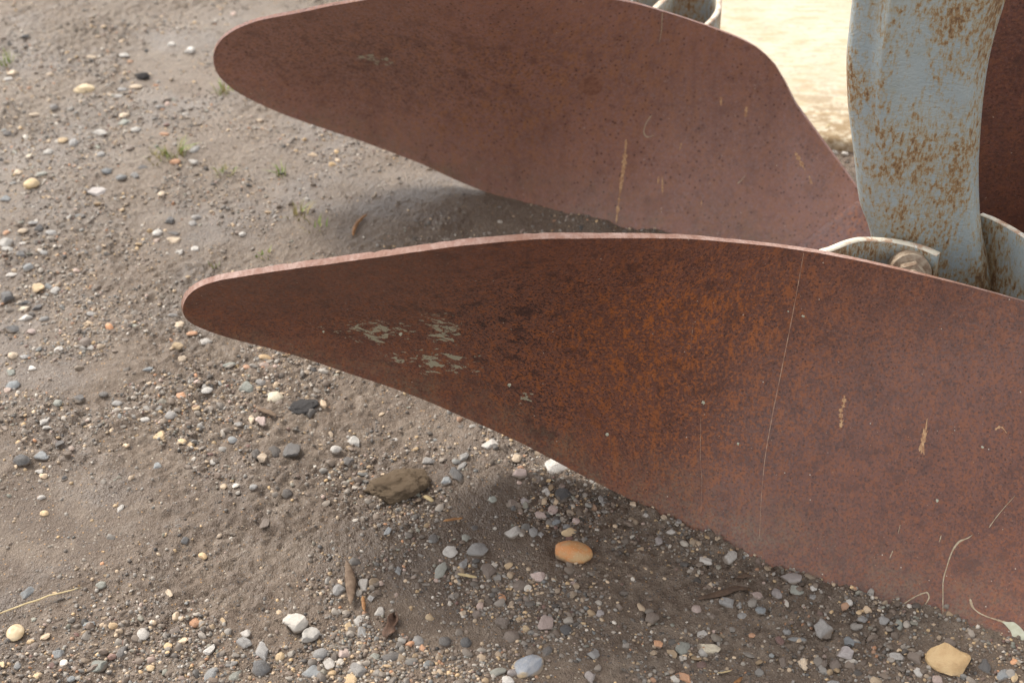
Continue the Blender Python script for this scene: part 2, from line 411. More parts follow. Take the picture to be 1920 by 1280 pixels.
def blade(name, top, bot, ytop, ybot, mats, nS=170, nT=64, sag=0.05, thick=0.0070, sink=0.012):
    x0, x1 = top[0][0], top[-1][0]
    q = np.linspace(0, 1, nS) ** 1.15 * math.sqrt(x1 - x0)
    xs = x0 + q*q
    f = lambda pts: pchip([math.sqrt(max(p[0]-x0, 0)) for p in pts], [p[1] for p in pts], q)
    ty, by, yt, yb = f(top), f(bot), f(ytop), f(ybot)
    tt = np.linspace(0, 1, nT)
    P = np.zeros((nS, nT, 3)); T = np.zeros((nS, nT))
    away = np.array((0, 1, -0.45)); away /= np.linalg.norm(away)
    for i in range(nS):
        a = at_y(xs[i], ty[i], yt[i]); b = at_y(xs[i], by[i], yb[i])
        if b[2] < 0.03:                                  # the working edge is bedded in the mud
            b = b + np.array((0, -0.004, -1.0)) * sink * min(1, (0.03 - b[2]) / 0.03)
        h = np.linalg.norm(b - a)
        for j, t in enumerate(tt):
            P[i, j] = a + (b - a)*t + away * (sag * 4*t*(1-t) * min(1, h / 0.33) ** 1.5)
            T[i, j] = t
    du = np.gradient(P, axis=0); dv = np.gradient(P, axis=1)
    du[0] = P[1] - P[0]
    N = np.cross(du, dv); ln = np.linalg.norm(N, axis=2, keepdims=True); N = N / np.maximum(ln, 1e-9)
    N[0] = N[1]
    view = P - CO
    flip = np.sign(np.sum(N * view, axis=2).sum())       # N away from the camera side
    N = N * flip
    nm = N[10].mean(axis=0); nm /= np.linalg.norm(nm)
    for i in range(10):
        w = i / 10; N[i] = N[i]*0 + nm*(1-w) + N[10]*w
    N /= np.linalg.norm(N, axis=2, keepdims=True)
    wob = 0.0010 * (vnoise(P[..., 0], P[..., 2], 9, 1) + 0.5*vnoise(P[..., 0], P[..., 2], 25, 2))
    Pf = P + N * wob[..., None]
    nick = 1 + 0.06*vnoise(P[..., 0], P[..., 2], 55, 5) * (T < 0.03) - 0.35*np.clip(vnoise(P[..., 0], P[..., 2], 140, 6) - 0.22, 0, 1)*2*(T < 0.03)
    Pb = Pf + N * (thick * nick)[..., None]
    Pf[:, 0] -= np.array((0, 0, 1.0)) * (0.0005*vnoise(P[:, 0, 0], P[:, 0, 2], 90, 8))[:, None]
    verts = np.concatenate([Pf.reshape(-1, 3), Pb.reshape(-1, 3)])
    I = np.arange(nS*nT).reshape(nS, nT); B = I + nS*nT
    faces, mi = [], []
    for i in range(nS-1):
        for j in range(nT-1):
            faces.append((I[i, j], I[i, j+1], I[i+1, j+1], I[i+1, j])); mi.append(0)
            faces.append((B[i, j], B[i+1, j], B[i+1, j+1], B[i, j+1])); mi.append(0)
    for i in range(nS-1):
        faces.append((I[i, 0], I[i+1, 0], B[i+1, 0], B[i, 0])); mi.append(1)
        faces.append((I[i, -1], B[i, -1], B[i+1, -1], I[i+1, -1])); mi.append(0)
    for j in range(nT-1):
        faces.append((I[0, j], B[0, j], B[0, j+1], I[0, j+1])); mi.append(1)
        faces.append((I[-1, j], I[-1, j+1], B[-1, j+1], B[-1, j])); mi.append(0)
    o = mesh_obj(name, verts, faces, None, plough, True, mats, mi)
    me = o.data
    bm = bmesh.new(); bm.from_mesh(me)
    bmesh.ops.recalc_face_normals(bm, faces=bm.faces); bm.to_mesh(me); bm.free()
    at = me.attributes.new('span', 'FLOAT', 'POINT')
    at.data.foreach_set('value', np.concatenate([T.ravel(), T.ravel()]).astype(np.float32))
    me.set_sharp_from_angle(angle=R(40))
    tri = BVHTree.FromPolygons([Vector(v) for v in Pf.reshape(-1, 3)], [tuple(int(k) for k in (I[i, j], I[i, j+1], I[i+1, j+1], I[i+1, j])) for i in range(nS-1) for j in range(nT-1)])
    return o, tri
def hit(tree, px, py):
    d = Vector(ray(px, py)).normalized()
    l, n, i, dist = tree.ray_cast(Vector(CO), d)
    if l is None: return None, None
    if n.dot(d) > 0: n = -n
    return l, n

# --- near mouldboard
NEAR_TOP = [(343, 580), (346, 566), (356, 551), (375, 538), (410, 526), (460, 517), (520, 508), (700, 483), (900, 457), (1050, 447), (1250, 447), (1380, 455), (1500, 469), (1700, 509), (1920, 565), (2080, 612), (2240, 668)]
NEAR_BOT = [(343, 580), (345, 591), (356, 604), (373, 613), (423, 631), (502, 652), (569, 671), (652, 699), (736, 727), (804, 753), (881, 787), (960, 822), (1062, 868), (1154, 911), (1279, 972), (1412, 1035), (1480, 1066), (1700, 1149), (1920, 1226), (2080, 1280), (2240, 1332)]
NEAR_YT = [(343, 1.525), (600, 1.435), (860, 1.385), (1250, 1.45), (1500, 1.525), (1920, 1.525), (2240, 1.47)]
def gY(px, py): return at_z(px, py, 0)[1]
NEAR_YB = [(343, 1.525), (500, 1.575), (860, 1.598), (1060, 1.558)] + [(x, gY(x, y)) for x, y in ((1250, 964), (1480, 1066), (1700, 1149), (1920, 1226), (2080, 1280), (2240, 1332))]
zp = lambda px, py, Y: tuple(at_y(px, py, Y))
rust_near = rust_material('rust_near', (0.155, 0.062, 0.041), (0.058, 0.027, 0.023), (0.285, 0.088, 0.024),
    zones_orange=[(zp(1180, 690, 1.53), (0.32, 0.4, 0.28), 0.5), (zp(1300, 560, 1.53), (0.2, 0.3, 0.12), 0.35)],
    zones_stain_shade=[(zp(960, 600, 1.55), (0.13, 0.3, 0.18), 0.45), (zp(1010, 760, 1.56), (0.08, 0.3, 0.10), 0.45), (zp(700, 590, 1.53), (0.34, 0.3, 0.13), 0.3), (zp(1050, 500, 1.5), (0.3, 0.3, 0.07), 0.35)],  # sooty smudge, plus painted shade of the overhanging tail and upper edge
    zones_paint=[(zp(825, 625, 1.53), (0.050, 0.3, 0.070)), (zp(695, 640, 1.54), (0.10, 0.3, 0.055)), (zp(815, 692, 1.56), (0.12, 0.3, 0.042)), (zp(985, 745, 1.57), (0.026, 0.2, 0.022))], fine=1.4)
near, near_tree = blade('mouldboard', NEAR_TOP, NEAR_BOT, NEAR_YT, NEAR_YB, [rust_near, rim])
near['label'] = 'near mouldboard with pale paint flakes, fine scratches and cream drips'

# --- far mouldboard
FAR_TOP = [(400, 112), (402, 98), (410, 82), (425, 67), (450, 52), (490, 38), (560, 24), (640, 8), (800, -14), (1000, -17), (1120, -5), (1180, 5), (1240, 21), (1350, 58), (1410, 84), (1445, 112), (1466, 142), (1482, 180), (1510, 221), (1540, 261), (1580, 315), (1625, 378), (1680, 452), (1700, 480)]
FAR_BOT = [(400, 112), (402, 126), (410, 142), (424, 157), (442, 171), (485, 194), (533, 215), (612, 243), (675, 264), (750, 292), (837, 325), (896, 346), (1008, 381), (1092, 404), (1140, 416), (1300, 446), (1500, 482), (1600, 502), (1700, 520)]
FAR_YT = [(400, 2.29), (640, 2.17), (900, 2.10), (1180, 2.20), (1350, 2.27), (1450, 2.27), (1540, 2.20), (1625, 2.12), (1700, 2.06)]
FAR_YB = [(400, 2.29), (500, 2.33), (700, 2.35), (850, 2.32), (1000, 2.26)] + [(x, gY(x, y)) for x, y in ((1140, 417), (1300, 446), (1500, 482), (1600, 502), (1700, 520))]
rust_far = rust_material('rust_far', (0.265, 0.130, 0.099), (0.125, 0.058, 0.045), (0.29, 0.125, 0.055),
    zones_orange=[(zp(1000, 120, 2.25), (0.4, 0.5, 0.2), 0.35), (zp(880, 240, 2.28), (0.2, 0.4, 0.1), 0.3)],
    zones_stain_shade=[(zp(700, 110, 2.26), (0.5, 0.4, 0.18), 0.6)],  # shade of the overhanging tail, painted in as darker rust
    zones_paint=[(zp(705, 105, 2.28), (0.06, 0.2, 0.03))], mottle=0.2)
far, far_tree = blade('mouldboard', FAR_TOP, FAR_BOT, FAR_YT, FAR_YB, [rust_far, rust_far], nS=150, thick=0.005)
far['label'] = 'far mouldboard with a wavy trailing edge and tan streaks'

# --- marks that lie on the blades: drips, scrapes, scratches
cream = simple('dried_cream_paint', (0.44, 0.37, 0.26), (0.30, 0.22, 0.14), 200, 0.6)
pale_green = simple('pale_green_paint', (0.42, 0.42, 0.33), (0.36, 0.35, 0.26), 120, 0.5)
scratch_m = simple('bright_scratch', (0.42, 0.28, 0.19), (0.22, 0.11, 0.075), 90, 0.5)
tan_rust = simple('tan_scrape', (0.52, 0.33, 0.18), (0.30, 0.15, 0.08), 260, 0.7)
def ribbon(name, tree, pts, widths, mat, parent, raise_=0.0006, n=40, rag=0.3):
    pts = np.array(pts, float); L = np.concatenate([[0], np.cumsum(np.linalg.norm(np.diff(pts, axis=0), axis=1))])
    L /= L[-1]; ss = np.linspace(0, 1, n)
    if len(pts) > 2: X, Y = pchip(L, pts[:, 0], ss), pchip(L, pts[:, 1], ss)
    else: X, Y = np.interp(ss, L, pts[:, 0]), np.interp(ss, L, pts[:, 1])
    W = np.interp(ss, np.linspace(0, 1, len(widths)), widths)
    P = [hit(tree, x, y) for x, y in zip(X, Y)]
    ok = [k for k, p in enumerate(P) if p[0] is not None]
    verts, faces = [], []
    for a, k in enumerate(ok):
        p, nn = P[k]
        k0, k1 = ok[max(a-1, 0)], ok[min(a+1, len(ok)-1)]
        tng = (P[k1][0] - P[k0][0])
        side = tng.cross(nn); side.normalize()
        D = (Vector(CO) - p).length
        w = W[k]*0.8 / 2954 * D * 0.5 * (1 + rag * (random.random() - 0.5) * 2)
        if a in (0, len(ok)-1): w *= 0.3
        verts += [p - nn*0.0005 - side*w, p + nn*raise_ - side*w*0.5, p + nn*raise_*1.2, p + nn*raise_ + side*w*0.5, p - nn*0.0005 + side*w]
        if a:
            q = (a-1)*5
            for c in range(4): faces.append((q+c, q+c+1, q+c+6, q+c+5))
    return mesh_obj(name, verts, faces, mat, parent)
def blob(name, tree, poly, mat, parent, raise_=0.0007, rag=0.0):
    poly = np.array(poly, float); c = poly.mean(axis=0); m = len(poly) * (10 if rag else 4)
    tt = np.linspace(0, len(poly), m, endpoint=False)
    cl = np.vstack([poly, poly[:1]])
    k = tt.astype(int); fr = (tt - k)[:, None]
    ring = cl[k]*(1-fr) + cl[k+1]*fr
    ring = (ring + np.roll(ring, 1, 0) + np.roll(ring, -1, 0)) / 3
    if rag:
        k = 1 + rag*2*(vnoise(ring[:, 0], ring[:, 1], 0.11, 3) + 0.8*vnoise(ring[:, 0], ring[:, 1], 0.33, 4)); ring = c + (ring - c)*k[:, None]
    verts, faces = [], []
    for sc, hh in ((1.0, -0.0005), (0.86, raise_), (0.4, raise_*1.2)):
        for x, y in c + (ring - c)*sc:
            p, nn = hit(tree, x, y)
            if p is None: p, nn = hit(tree, *c)
            verts.append(p + nn*hh)
    p, nn = hit(tree, *c); verts.append(p + nn*raise_*1.2)
    for r in range(2):
        for i in range(m): faces.append((r*m+i, r*m+(i+1) % m, (r+1)*m+(i+1) % m, (r+1)*m+i))
    for i in range(m): faces.append((2*m+i, 2*m+(i+1) % m, 3*m))
    return mesh_obj(name, verts, faces, mat, parent)

ribbon('scratch', near_tree, [(1507, 474), (1497, 530), (1486, 590), (1466, 690), (1446, 790), (1433, 870), (1427, 940), (1424, 1010)], [3.4, 3, 3, 3.2, 2.4, 2.2, 1.4], scratch_m, near, 0.0002, 90, 0.3)
ribbon('scratch', near_tree, [(1300, 602), (1296, 640), (1294, 655)], [1.2, 1.6, 1.2], scratch_m, near, 0.0002, 20, 0.3)
ribbon('scratch', near_tree, [(1314, 780), (1313, 860), (1316, 900), (1314, 960)], [1.0, 2.0, 1.2, 1.0], scratch_m, near, 0.0002, 30, 0.3)
ribbon('paint_drip', near_tree, [(1768, 1178), (1768, 1130), (1768, 1095), (1776, 1060), (1787, 1030), (1800, 1014), (1815, 1008), (1824, 1002)], [1.5, 2.2, 3.2, 3.5, 3.5, 4, 5, 3], cream, near)
ribbon('paint_drip', near_tree, [(1819, 1122), (1823, 1136), (1834, 1147), (1850, 1155), (1868, 1161), (1884, 1166)], [8, 5, 3.5, 3, 4, 8], cream, near)
blob('paint_splash', near_tree, [(1874, 1160), (1888, 1164), (1900, 1163), (1912, 1172), (1924, 1186), (1930, 1200), (1916, 1200), (1913, 1220), (1908, 1226), (1895, 1222), (1899, 1204), (1896, 1184), (1884, 1170)], pale_green, near)
ribbon('paint_drip', near_tree, [(1678, 1142), (1700, 1128), (1722, 1115), (1738, 1110), (1742, 1118), (1734, 1134), (1722, 1150)], [2, 3, 3.5, 4.5, 4, 3, 2], cream, near)
ribbon('paint_drip', near_tree, [(1674, 1032), (1668, 1046)], [4, 2], cream, near, n=10)
ribbon('paint_drip', near_tree, [(1765, 1003), (1761, 1016)], [3, 2.5], cream, near, n=10)
ribbon('paint_drip', near_tree, [(1636, 1106), (1634, 1125)], [1.5, 2.5], cream, near, n=10)
ribbon('paint_drip', near_tree, [(1854, 989), (1866, 972), (1884, 950), (1904, 928)], [4, 2, 1.5, 1], cream, near, n=24)
ribbon('paint_drip', near_tree, [(1688, 983), (1684, 1000)], [1.5, 2], cream, near, n=10)
blob('scrape_mark', near_tree, [(1738, 786), (1742, 800), (1737, 818), (1732, 836), (1734, 850), (1726, 853), (1720, 846), (1726, 826), (1730, 804)], tan_rust, near, 0.0005, 0.35)
ribbon('scrape_mark', near_tree, [(1583, 741), (1582, 758), (1576, 772), (1578, 790), (1575, 803)], [5, 11, 8, 11, 6], tan_rust, near, 0.0004, 30, 0.9)
ribbon('scrape_mark', near_tree, [(1865, 805), (1876, 800), (1888, 812)], [5, 8, 4], tan_rust, near, 0.0003, 16, 0.9)
for (x, y, r) in ((1319, 755, 6), (1842, 838, 5), (751, 626, 5), (607, 622, 4), (955, 722, 4), (1506, 593, 4), (1478, 583, 3.5), (1138, 814, 5), (1384, 832, 4), (1757, 938, 4)):
    blob('paint_speck', near_tree, [(x-(r:=r*.72), y), (x-r*.4, y-r*.8), (x+r*.7, y-r*.7), (x+r, y+r*.3), (x, y+r)], pale_green, near, 0.0004, 0.5)
ribbon('scrape_mark', far_tree, [(1174, 262), (1171, 300), (1164, 350), (1158, 395), (1155, 418)], [10, 13, 8, 7, 8], tan_rust, far, 0.0004, 44, 0.8)
ribbon('scratch', far_tree, [(1242, 23), (1241, 50), (1236, 80)], [3, 3, 2], cream, far, 0.0003, 20)
ribbon('scratch', far_tree, [(1222, 216), (1212, 230), (1207, 248), (1214, 257), (1226, 254)], [3, 3, 3, 4, 2], cream, far, 0.0003, 24)
ribbon('scratch', far_tree, [(1382, 345), (1390, 338), (1398, 328)], [3, 2, 2], cream, far, 0.0003, 12)
for pts, w in (([(1352, 182), (1352, 198)], [7, 6]), ([(1400, 200), (1398, 220)], [8, 5]), ([(1278, 268), (1274, 282)], [6, 4]), ([(1490, 284), (1502, 306), (1510, 320)], [7, 10, 5]), ([(1242, 332), (1242, 362)], [4, 5]), ([(1517, 330), (1522, 345)], [6, 5]), ([(1316, 376), (1314, 388)], [4, 3]), ([(1235, 330), (1234, 345)], [3, 4])):
    ribbon('scrape_mark', far_tree, pts, w, tan_rust, far, 0.0003, 14, 0.9)

bolt_flush = simple('flush_bolt_rust', (0.24, 0.115, 0.075), (0.15, 0.066, 0.045), 150, 0.55)
blob('bolt_head', far_tree, [(1108 + 24*math.cos(a*math.pi/8), 160 + 21*math.sin(a*math.pi/8)) for a in range(16)], bolt_flush, far, 0.0004)

# --- shin plate bolted on the front of the far mouldboard
def plate_on(name, tree, poly, mats, parent, thick=0.004, lift=0.0015):
    ring = []
    m = 10
    for k in range(len(poly)):
        a, b = np.array(poly[k], float), np.array(poly[(k+1) % len(poly)], float)
        for i in range(m): ring.append(a + (b-a)*i/m)
    c = np.mean(ring, axis=0); M = len(ring); verts, faces, mi = [], [], []
    for sc, hh in ((1.0, -0.001), (1.0, thick), (0.97, thick + 0.0006), (0.6, thick + 0.0006), (0.3, thick + 0.0006)):
        for p in ring:
            x, y = c + (p - c)*sc; q, nn = hit(tree, x, y)
            verts.append(q + nn*(hh + lift))
    q, nn = hit(tree, *c); verts.append(q + nn*(thick + lift + 0.0006))
    for r in range(4):
        for i in range(M): faces.append((r*M+i, r*M+(i+1) % M, (r+1)*M+(i+1) % M, (r+1)*M+i)); mi.append(1 if r == 0 else 0)
    for i in range(M): faces.append((4*M+i, 4*M+(i+1) % M, 5*M)); mi.append(0)
    return mesh_obj(name, verts, faces, None, parent, True, mats, mi)
rust_shin = rust_material('rust_shin', (0.20, 0.105, 0.088), (0.12, 0.06, 0.05), (0.34, 0.13, 0.06), zones_orange=[(zp(1590, 400, 2.1), 0.06, 0.6)], dust=False)
shin = plate_on('shin_plate', far_tree, [(1496, 462), (1552, 420), (1608, 378), (1624, 381), (1662, 432), (1668, 500), (1500, 476)], [rust_shin, rust_shin], plough)

# --- third mouldboard standing behind the leg at the right
rust_dark = rust_material('rust_dark', (0.13, 0.050, 0.036), (0.06, 0.028, 0.024), (0.20, 0.07, 0.026), dust=False, orange_bg=0.35)
def third():
    nS, nT = 40, 40; verts = []; faces = []
    P = np.zeros((nS, nT, 3))
    for i in range(nS):
        s = i/(nS-1)
        for j in range(nT):
            t = j/(nT-1)
            x = 0.62 + 0.62*s; z = 0.0 + 1.02*t*(1 - 0.25*max(0, s-0.6)**2*4)
            y = 1.92 - 0.10*s + 0.16*(2*t-1)**2 - 0.05*t
            P[i, j] = (x, y, z)
    N = np.array((0.16, 0.98, 0.05)); Pb = P + N*0.009
    verts = np.concatenate([P.reshape(-1, 3), Pb.reshape(-1, 3)]); I = np.arange(nS*nT).reshape(nS, nT); B = I + nS*nT; mi = []
    for i in range(nS-1):
        for j in range(nT-1):
            faces.append((I[i, j], I[i+1, j], I[i+1, j+1], I[i, j+1])); faces.append((B[i, j], B[i, j+1], B[i+1, j+1], B[i+1, j])); mi += [0, 0]
    for i in range(nS-1):
        faces.append((I[i, 0], B[i, 0], B[i+1, 0], I[i+1, 0])); faces.append((I[i, -1], I[i+1, -1], B[i+1, -1], B[i, -1])); mi += [1, 1]
    for j in range(nT-1):
        faces.append((I[0, j], I[0, j+1], B[0, j+1], B[0, j])); faces.append((I[-1, j], B[-1, j], B[-1, j+1], I[-1, j+1])); mi += [1, 1]
    o = mesh_obj('mouldboard', verts, faces, None, plough, True, [rust_dark, rim], mi)
    o.data.set_sharp_from_angle(angle=R(40))
    return o
third_o = third(); third_o['label'] = 'dark red rusty mouldboard behind the painted leg at the right edge'

# --- painted leg
leg_paint = paint_material('leg_paint', rust_amt=0.012)
def leg():
    rows = [(-620, 1640, 2010), (-400, 1622, 1968), (-200, 1612, 1930), (-80, 1606, 1908), (0, 1602, 1892), (60, 1596, 1873), (130, 1590, 1856), (200, 1592, 1846), (270, 1600, 1840), (330, 1607, 1837), (390, 1614, 1838), (440, 1632, 1842), (490, 1642, 1853), (540, 1648, 1866), (600, 1650, 1884)]
    py = np.linspace(-620, 600, 90)
    Lx = pchip([r[0] for r in rows], [r[1] for r in rows], py); Rx = pchip([r[0] for r in rows], [r[2] for r in rows], py)
    #  u across, d depth (m) behind the front plane; ridge strength fades downwards
    prof = [(0.5, 0.135, 0), (0.17, 0.130, 0), (0.11, 0.11, 0), (0.02, 0.04, 0), (0.006, 0.026, 0), (0.03, 0.019, 0), (0.10, 0.014, 1), (0.165, 0.013, 1), (0.19, -0.004, 1), (0.22, -0.006, 1), (0.35, -0.001, 0), (0.5, 0.004, 0), (0.62, 0.003, 0), (0.72, -0.004, 2), (0.80, -0.006, 2), (0.86, 0.0, 2), (0.90, 0.010, 2), (0.95, 0.017, 0), (0.985, 0.025, 0), (1.0, 0.036, 0), (1.0, 0.11, 0), (0.94, 0.130, 0)]
    verts, faces = [], []; m = len(prof)
    for i, y in enumerate(py):
        fade = float(np.clip((420 - y) / 330, 0.25, 1.3))
        Yb = 1.625 + 0.02 * float(np.clip((y - 200) / 400, -1, 1))
        for u, d, k in prof:
            dd = d
            if k: base = 0.006; dd = base + (d - base) * fade
            p = at_y(Lx[i] + 5 + u*(Rx[i] + 9 - Lx[i]), y, Yb)
            verts.append(p + np.array((0, dd, -0.25*dd)))
        if i:
            for c in range(m):
                faces.append(((i-1)*m+c, (i-1)*m+(c+1) % m, i*m+(c+1) % m, i*m+c))
    faces.append(tuple(range(m-1, -1, -1))); faces.append(tuple((len(py)-1)*m + c for c in range(m)))
    o = mesh_obj('leg', verts, faces, leg_paint, plough)
    at = o.data.attributes.new('across', 'FLOAT', 'POINT'); at.data.foreach_set('value', np.tile(np.array([p[0] for p in prof], np.float32), len(py)))
    bm = bmesh.new(); bm.from_mesh(o.data); bmesh.ops.recalc_face_normals(bm, faces=bm.faces); bm.to_mesh(o.data); bm.free()
    sub = o.modifiers.new('Subdivision', 'SUBSURF'); sub.levels = sub.render_levels = 2
    o['label'] = 'blue-grey painted leg pitted with brown rust spots'
    return o
leg_o = leg()

# --- frog brackets: bent plates whose chipped top edges show
def bent_plate(name, pts, drop, thick, parent, mats, side=1, n=40, lean=(0, 0, -1)):
    P3 = np.array([at_y(*p) for p in pts]); L = np.concatenate([[0], np.cumsum(np.linalg.norm(np.diff(P3, axis=0), axis=1))]); ss = np.linspace(0, L[-1], n)
    C = np.stack([pchip(L, P3[:, k], ss) for k in range(3)], 1)
    T = np.gradient(C, axis=0); S = np.stack([-T[:, 1], T[:, 0], 0*T[:, 0]], 1); S /= np.linalg.norm(S, axis=1, keepdims=True)
    S *= side; lean = np.array(lean, float); e = 0.0012
    verts, faces, mi = [], [], []
    sect = [(0, drop), (0, 0.02), (0, e), (e, 0), (thick - e, 0), (thick, e), (thick, 0.02), (thick, drop)]
    m = len(sect)
    for i in range(n):
        for a, b in sect: verts.append(C[i] + S[i]*a + lean*b)
        if i:
            for c in range(m):
                faces.append(((i-1)*m+c, (i-1)*m+(c+1) % m, i*m+(c+1) % m, i*m+c)); mi.append(1 if c in (2, 3, 4) else 0)
    faces.append(tuple(range(m))); faces.append(tuple((n-1)*m+c for c in range(m-1, -1, -1))); mi += [0, 0]
    o = mesh_obj(name, verts, faces, None, parent, True, mats, mi)
    bm = bmesh.new(); bm.from_mesh(o.data); bmesh.ops.recalc_face_normals(bm, faces=bm.faces); bm.to_mesh(o.data); bm.free()
    o.data.set_sharp_from_angle(angle=R(50))
    return o
frog_paint = paint_material('frog_paint', rust_amt=0.02)
frog = bent_plate('frog_bracket', [(1520, 486, 1.565), (1552, 472, 1.57), (1590, 458, 1.59), (1622, 451, 1.61), (1680, 455, 1.62), (1720, 464, 1.615), (1757, 479, 1.60)], 0.13, 0.0105, plough, [frog_paint, chip])
lug = bent_plate('frog_lug', [(1836, 402, 1.69), (1862, 412, 1.672), (1892, 428, 1.65), (1925, 448, 1.62), (1990, 490, 1.58), (2060, 540, 1.55)], 0.16, 0.008, plough, [frog_paint, chip])
far_frog = bent_plate('frog_bracket', [(1318, 46, 2.335), (1334, 30, 2.35), (1343, 10, 2.38), (1342, -14, 2.41), (1320, -40, 2.44), (1270, -56, 2.45), (1190, -62, 2.43)], 0.13, 0.009, plough, [frog_paint, chip], side=-1)
far_lug = bent_plate('frog_lug', [(1215, 20, 2.33), (1232, 4, 2.36), (1250, -14, 2.40), (1256, -40, 2.43)], 0.14, 0.01, plough, [frog_paint, chip], side=-1)

# bolt in the near frog: domed nut on a washer
bolt_m = simple('rusty_bolt', (0.36, 0.29, 0.215), (0.20, 0.135, 0.09), 90, 0.6)
def bolt(px, py, Y, r, parent):
    c = Vector(at_y(px, py, Y)); ax = Vector((-0.1, -0.95, 0.3)).normalized()
    q = ax.to_track_quat('Z', 'Y').to_matrix().to_4x4()
    bm = bmesh.new()
    def ringset(prof, seg, twist=0):
        prev = None
        for rr, h in prof:
            ring = [bm.verts.new((rr*math.cos(2*math.pi*k/seg + twist), rr*math.sin(2*math.pi*k/seg + twist), h)) for k in range(seg)]
            if prev:
                for k in range(seg): bm.faces.new((prev[k], prev[(k+1) % seg], ring[(k+1) % seg], ring[k]))
            prev = ring
        bm.faces.new(prev)
    ringset([(r*1.5, -0.03), (r*1.5, 0.003), (r*1.44, 0.005), (r*0.9, 0.0052)], 28)
    ringset([(r*1.02, 0.004), (r*1.05, 0.006), (r*1.05, 0.014), (r*0.93, 0.0175)], 6, 0.3)
    ringset([(r*0.55, 0.012), (r*0.55, 0.023), (r*0.45, 0.025)], 18)
    bm.transform(Matrix.Translation(c) @ q)
    me = bpy.data.meshes.new('bolt'); bm.to_mesh(me); bm.free(); me.materials.append(bolt_m)
    me.polygons.foreach_set('use_smooth', np.ones(len(me.polygons), bool)); me.set_sharp_from_angle(angle=R(35))
    o = link(bpy.data.objects.new('bolt', me), parent); o['label'] = 'rusty hexagon nut in the frog'
    return o
bolt(1706, 512, 1.594, 0.0165, frog)

# ------------------------------------------------------------------ stones
SRGB = dict(pale=(188, 180, 170), white=(200, 191, 180), grey=(146, 142, 138), blue=(128, 132, 134), dark=(84, 82, 82), black=(52, 51, 53), tan=(204, 176, 140),
            ochre=(208, 172, 116), orange=(205, 140, 84), pink=(184, 156, 144), brown=(120, 102, 88), green=(140, 142, 130), lilac=(160, 148, 144), cream=(222, 204, 168), maroon=(122, 82, 72), yellow=(214, 170, 80))
lin = lambda c: tuple(((v/255 + 0.055)/1.055)**2.4 if v > 10 else v/3294 for v in c)
WORD = dict(pale='pale grey', white='whitish', grey='grey', blue='blue-grey', dark='dark grey', black='blackish', tan='tan', ochre='ochre', orange='orange', pink='pinkish', brown='brown', green='greenish grey', lilac='lilac grey', cream='cream', maroon='maroon', yellow='yellow')
K = dict(p='pale', w='white', g='grey', b='blue', d='dark', k='black', t='tan', o='ochre', r='orange', i='pink', n='brown', e='green', l='lilac', c='cream', m='maroon', y='yellow')
